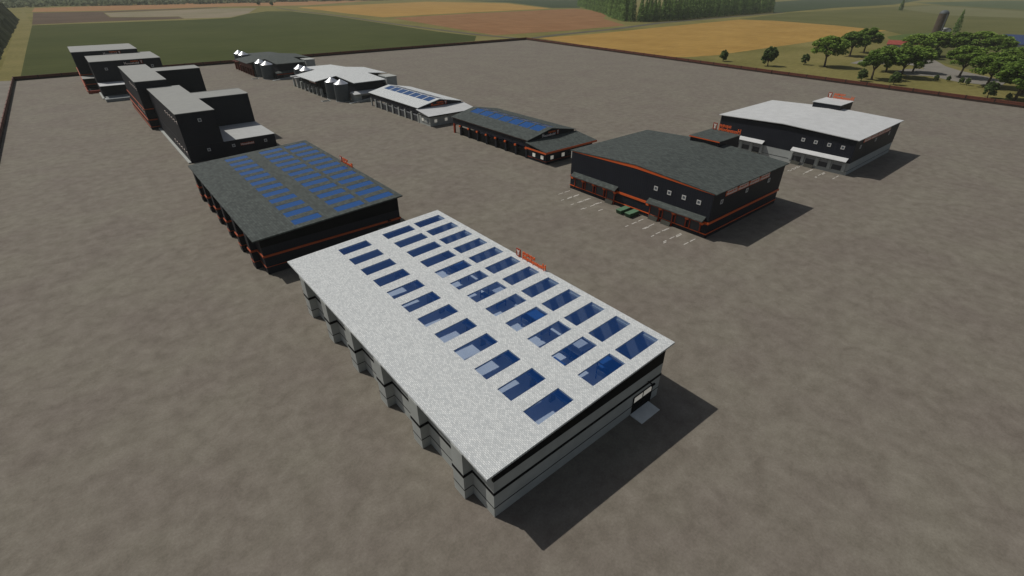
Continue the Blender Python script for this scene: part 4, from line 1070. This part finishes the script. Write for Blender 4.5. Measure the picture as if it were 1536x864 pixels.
# steep overgrown hillside at the left edge
hb = MB()
prof = [(0, 0), (-7, 15), (-14, 30), (-22, 42), (-34, 52), (-60, 58), (-110, 60), (-170, 44), (-230, 20), (-280, -1)]
ysh = [370, 400, 430, 455] + list(np.arange(470, 1541, 14.0)) + [1545, 1552, 1562, 1580]
hv = []
for k, yy in enumerate(ysh):
    fall = {370: 0.0, 400: .3, 430: .6, 455: .88, 1545: .9, 1552: .62, 1562: .3, 1580: 0.0}.get(int(yy), 1.0)
    hv.append([(-50 + px + rng.uniform(-1.6, 1.6), yy, max(-.5, pz * fall + (rng.uniform(-2, 2) if pz > 3 else 0) * fall)) for px, pz in prof])
for a, b in zip(hv, hv[1:]):
    for k in range(len(prof) - 1): hb.face([a[k], b[k], b[k + 1], a[k + 1]])
hm_ = field_material('hillside_scrub', (0.030, 0.040, 0.018), (0.070, 0.080, 0.035), 0.08, None, 0.6)
structure('hill', hb, hm_)
# hazy far wood beyond the fields
pts = []
for _ in range(2600):
    x = rng.uniform(-700, 1900); yy = rng.uniform(2450, 4200) + max(0, x - 300) * .12
    pts.append((x, yy, 6 + rng.uniform(-2, 4)))
o = mass('far_wood', pts, 6.0, M_needle_far, 34, 22, 11)
tag(o, 'pale hazy wood far beyond the fields at the top left', 'wood')

# ------------------------------------------------------------------ farmstead
r = thing('farm_silo', (1010, 220, 0), 'tall brown farm silo with a rounded shiny top beside the spruce', 'silo')
b = MB()
for k in range(12): b.cyl(1010, 220, k * 2.15, k * 2.15 + 2.05, 6.0, 6.0, 24); b.cyl(1010, 220, k * 2.15 + 2.051, k * 2.15 + 2.149, 6.08, 6.08, 24)
b.build('shaft', mat('brown_silo_staves', (0.075, 0.054, 0.040), 0.8, 0.2, 0.3, 4), r)
b = MB()
for k in range(5):
    a0, a1 = math.pi / 2 * k / 5, math.pi / 2 * (k + 1) / 5
    b.cyl(1010, 220, 25.81 + 6 * math.sin(a0) * .75, 25.8 + 6 * math.sin(a1) * .75, 6 * math.cos(a0), max(.15, 6 * math.cos(a1)), 24)
b.build('dome', M_silo, r)
MB().box(1003, 1004.2, 213.5, 214.7, 0, 25).build('chute', M_silo, r)
def barn(x, yy, w, l, ez, rz, roofm, wallm, ang, label):
    r = thing('farm_building', (x, yy, 0), label, 'building'); r.rotation_euler = (0, 0, ang)
    ORG[r] = Vector((0, 0, 0))
    MB().box(-w / 2, w / 2, -l / 2, l / 2, 0, ez).build('wall', wallm, r)
    MB().extr([(-w / 2 - .8, ez - .25), (0, rz), (w / 2 + .8, ez - .25), (w / 2 + .8, ez + .05), (0, rz + .3), (-w / 2 - .8, ez + .05)], 'y', -l / 2 - .8, l / 2 + .8).build('roof', roofm, r)
    for s in (-1, 1): MB().extr([(-w / 2 + .1, ez + .01), (w / 2 - .1, ez + .01), (0, rz - .15)], 'y', s * (l / 2 - .3), s * (l / 2 - .02)).build('gable_wall', wallm, r)
    MB().box(-w / 2 - .12, -w / 2 - .003, -2, 2, .05, min(3.2, ez - .3)).build('door', M_shut, r)
    for q in (-.32, .32): MB().box(-w / 2 - .12, -w / 2 - .003, l * q - .7, l * q + .7, 1.3, 2.5).build('window', M_pane, r)
barn(748, 186, 15, 36, 2.8, 6.4, mat('red_tile_roof', (0.26, 0.055, 0.04), 0.8, 0.12, 0.4), M_grey_wall, R(10), 'low farmhouse with a red roof behind the drive')
barn(846, 92, 26, 56, 4.0, 12.5, mat('blue_sheet_roof', (0.035, 0.055, 0.13), 0.5, 0.1, 0.3), M_grey_wall, R(8), 'big barn with a dark blue roof at the right edge')
barn(1022, 212, 7, 9, 5.0, 7.0, M_grey_sheet, M_white, R(-30), 'small pale shed at the foot of the spruce')

# ------------------------------------------------------------------ air
hz = MB().box(-1500, 5200, -600, 5200, -1, 66)
ho = hz.build('haze', mat('haze_dummy', (1, 1, 1)))
hm = bpy.data.materials.new('haze_air'); hm.use_nodes = True
hm.node_tree.nodes.remove(hm.node_tree.nodes['Principled BSDF'])
pv = hm.node_tree.nodes.new('ShaderNodeVolumePrincipled')
pv.inputs['Color'].default_value = (0.84, 0.87, 0.79, 1); pv.inputs['Density'].default_value = 0.000075; pv.inputs['Anisotropy'].default_value = 0.0
hm.node_tree.links.new(pv.outputs[0], hm.node_tree.nodes['Material Output'].inputs['Volume'])
ho.data.materials.clear(); ho.data.materials.append(hm); ho['kind'] = 'stuff'
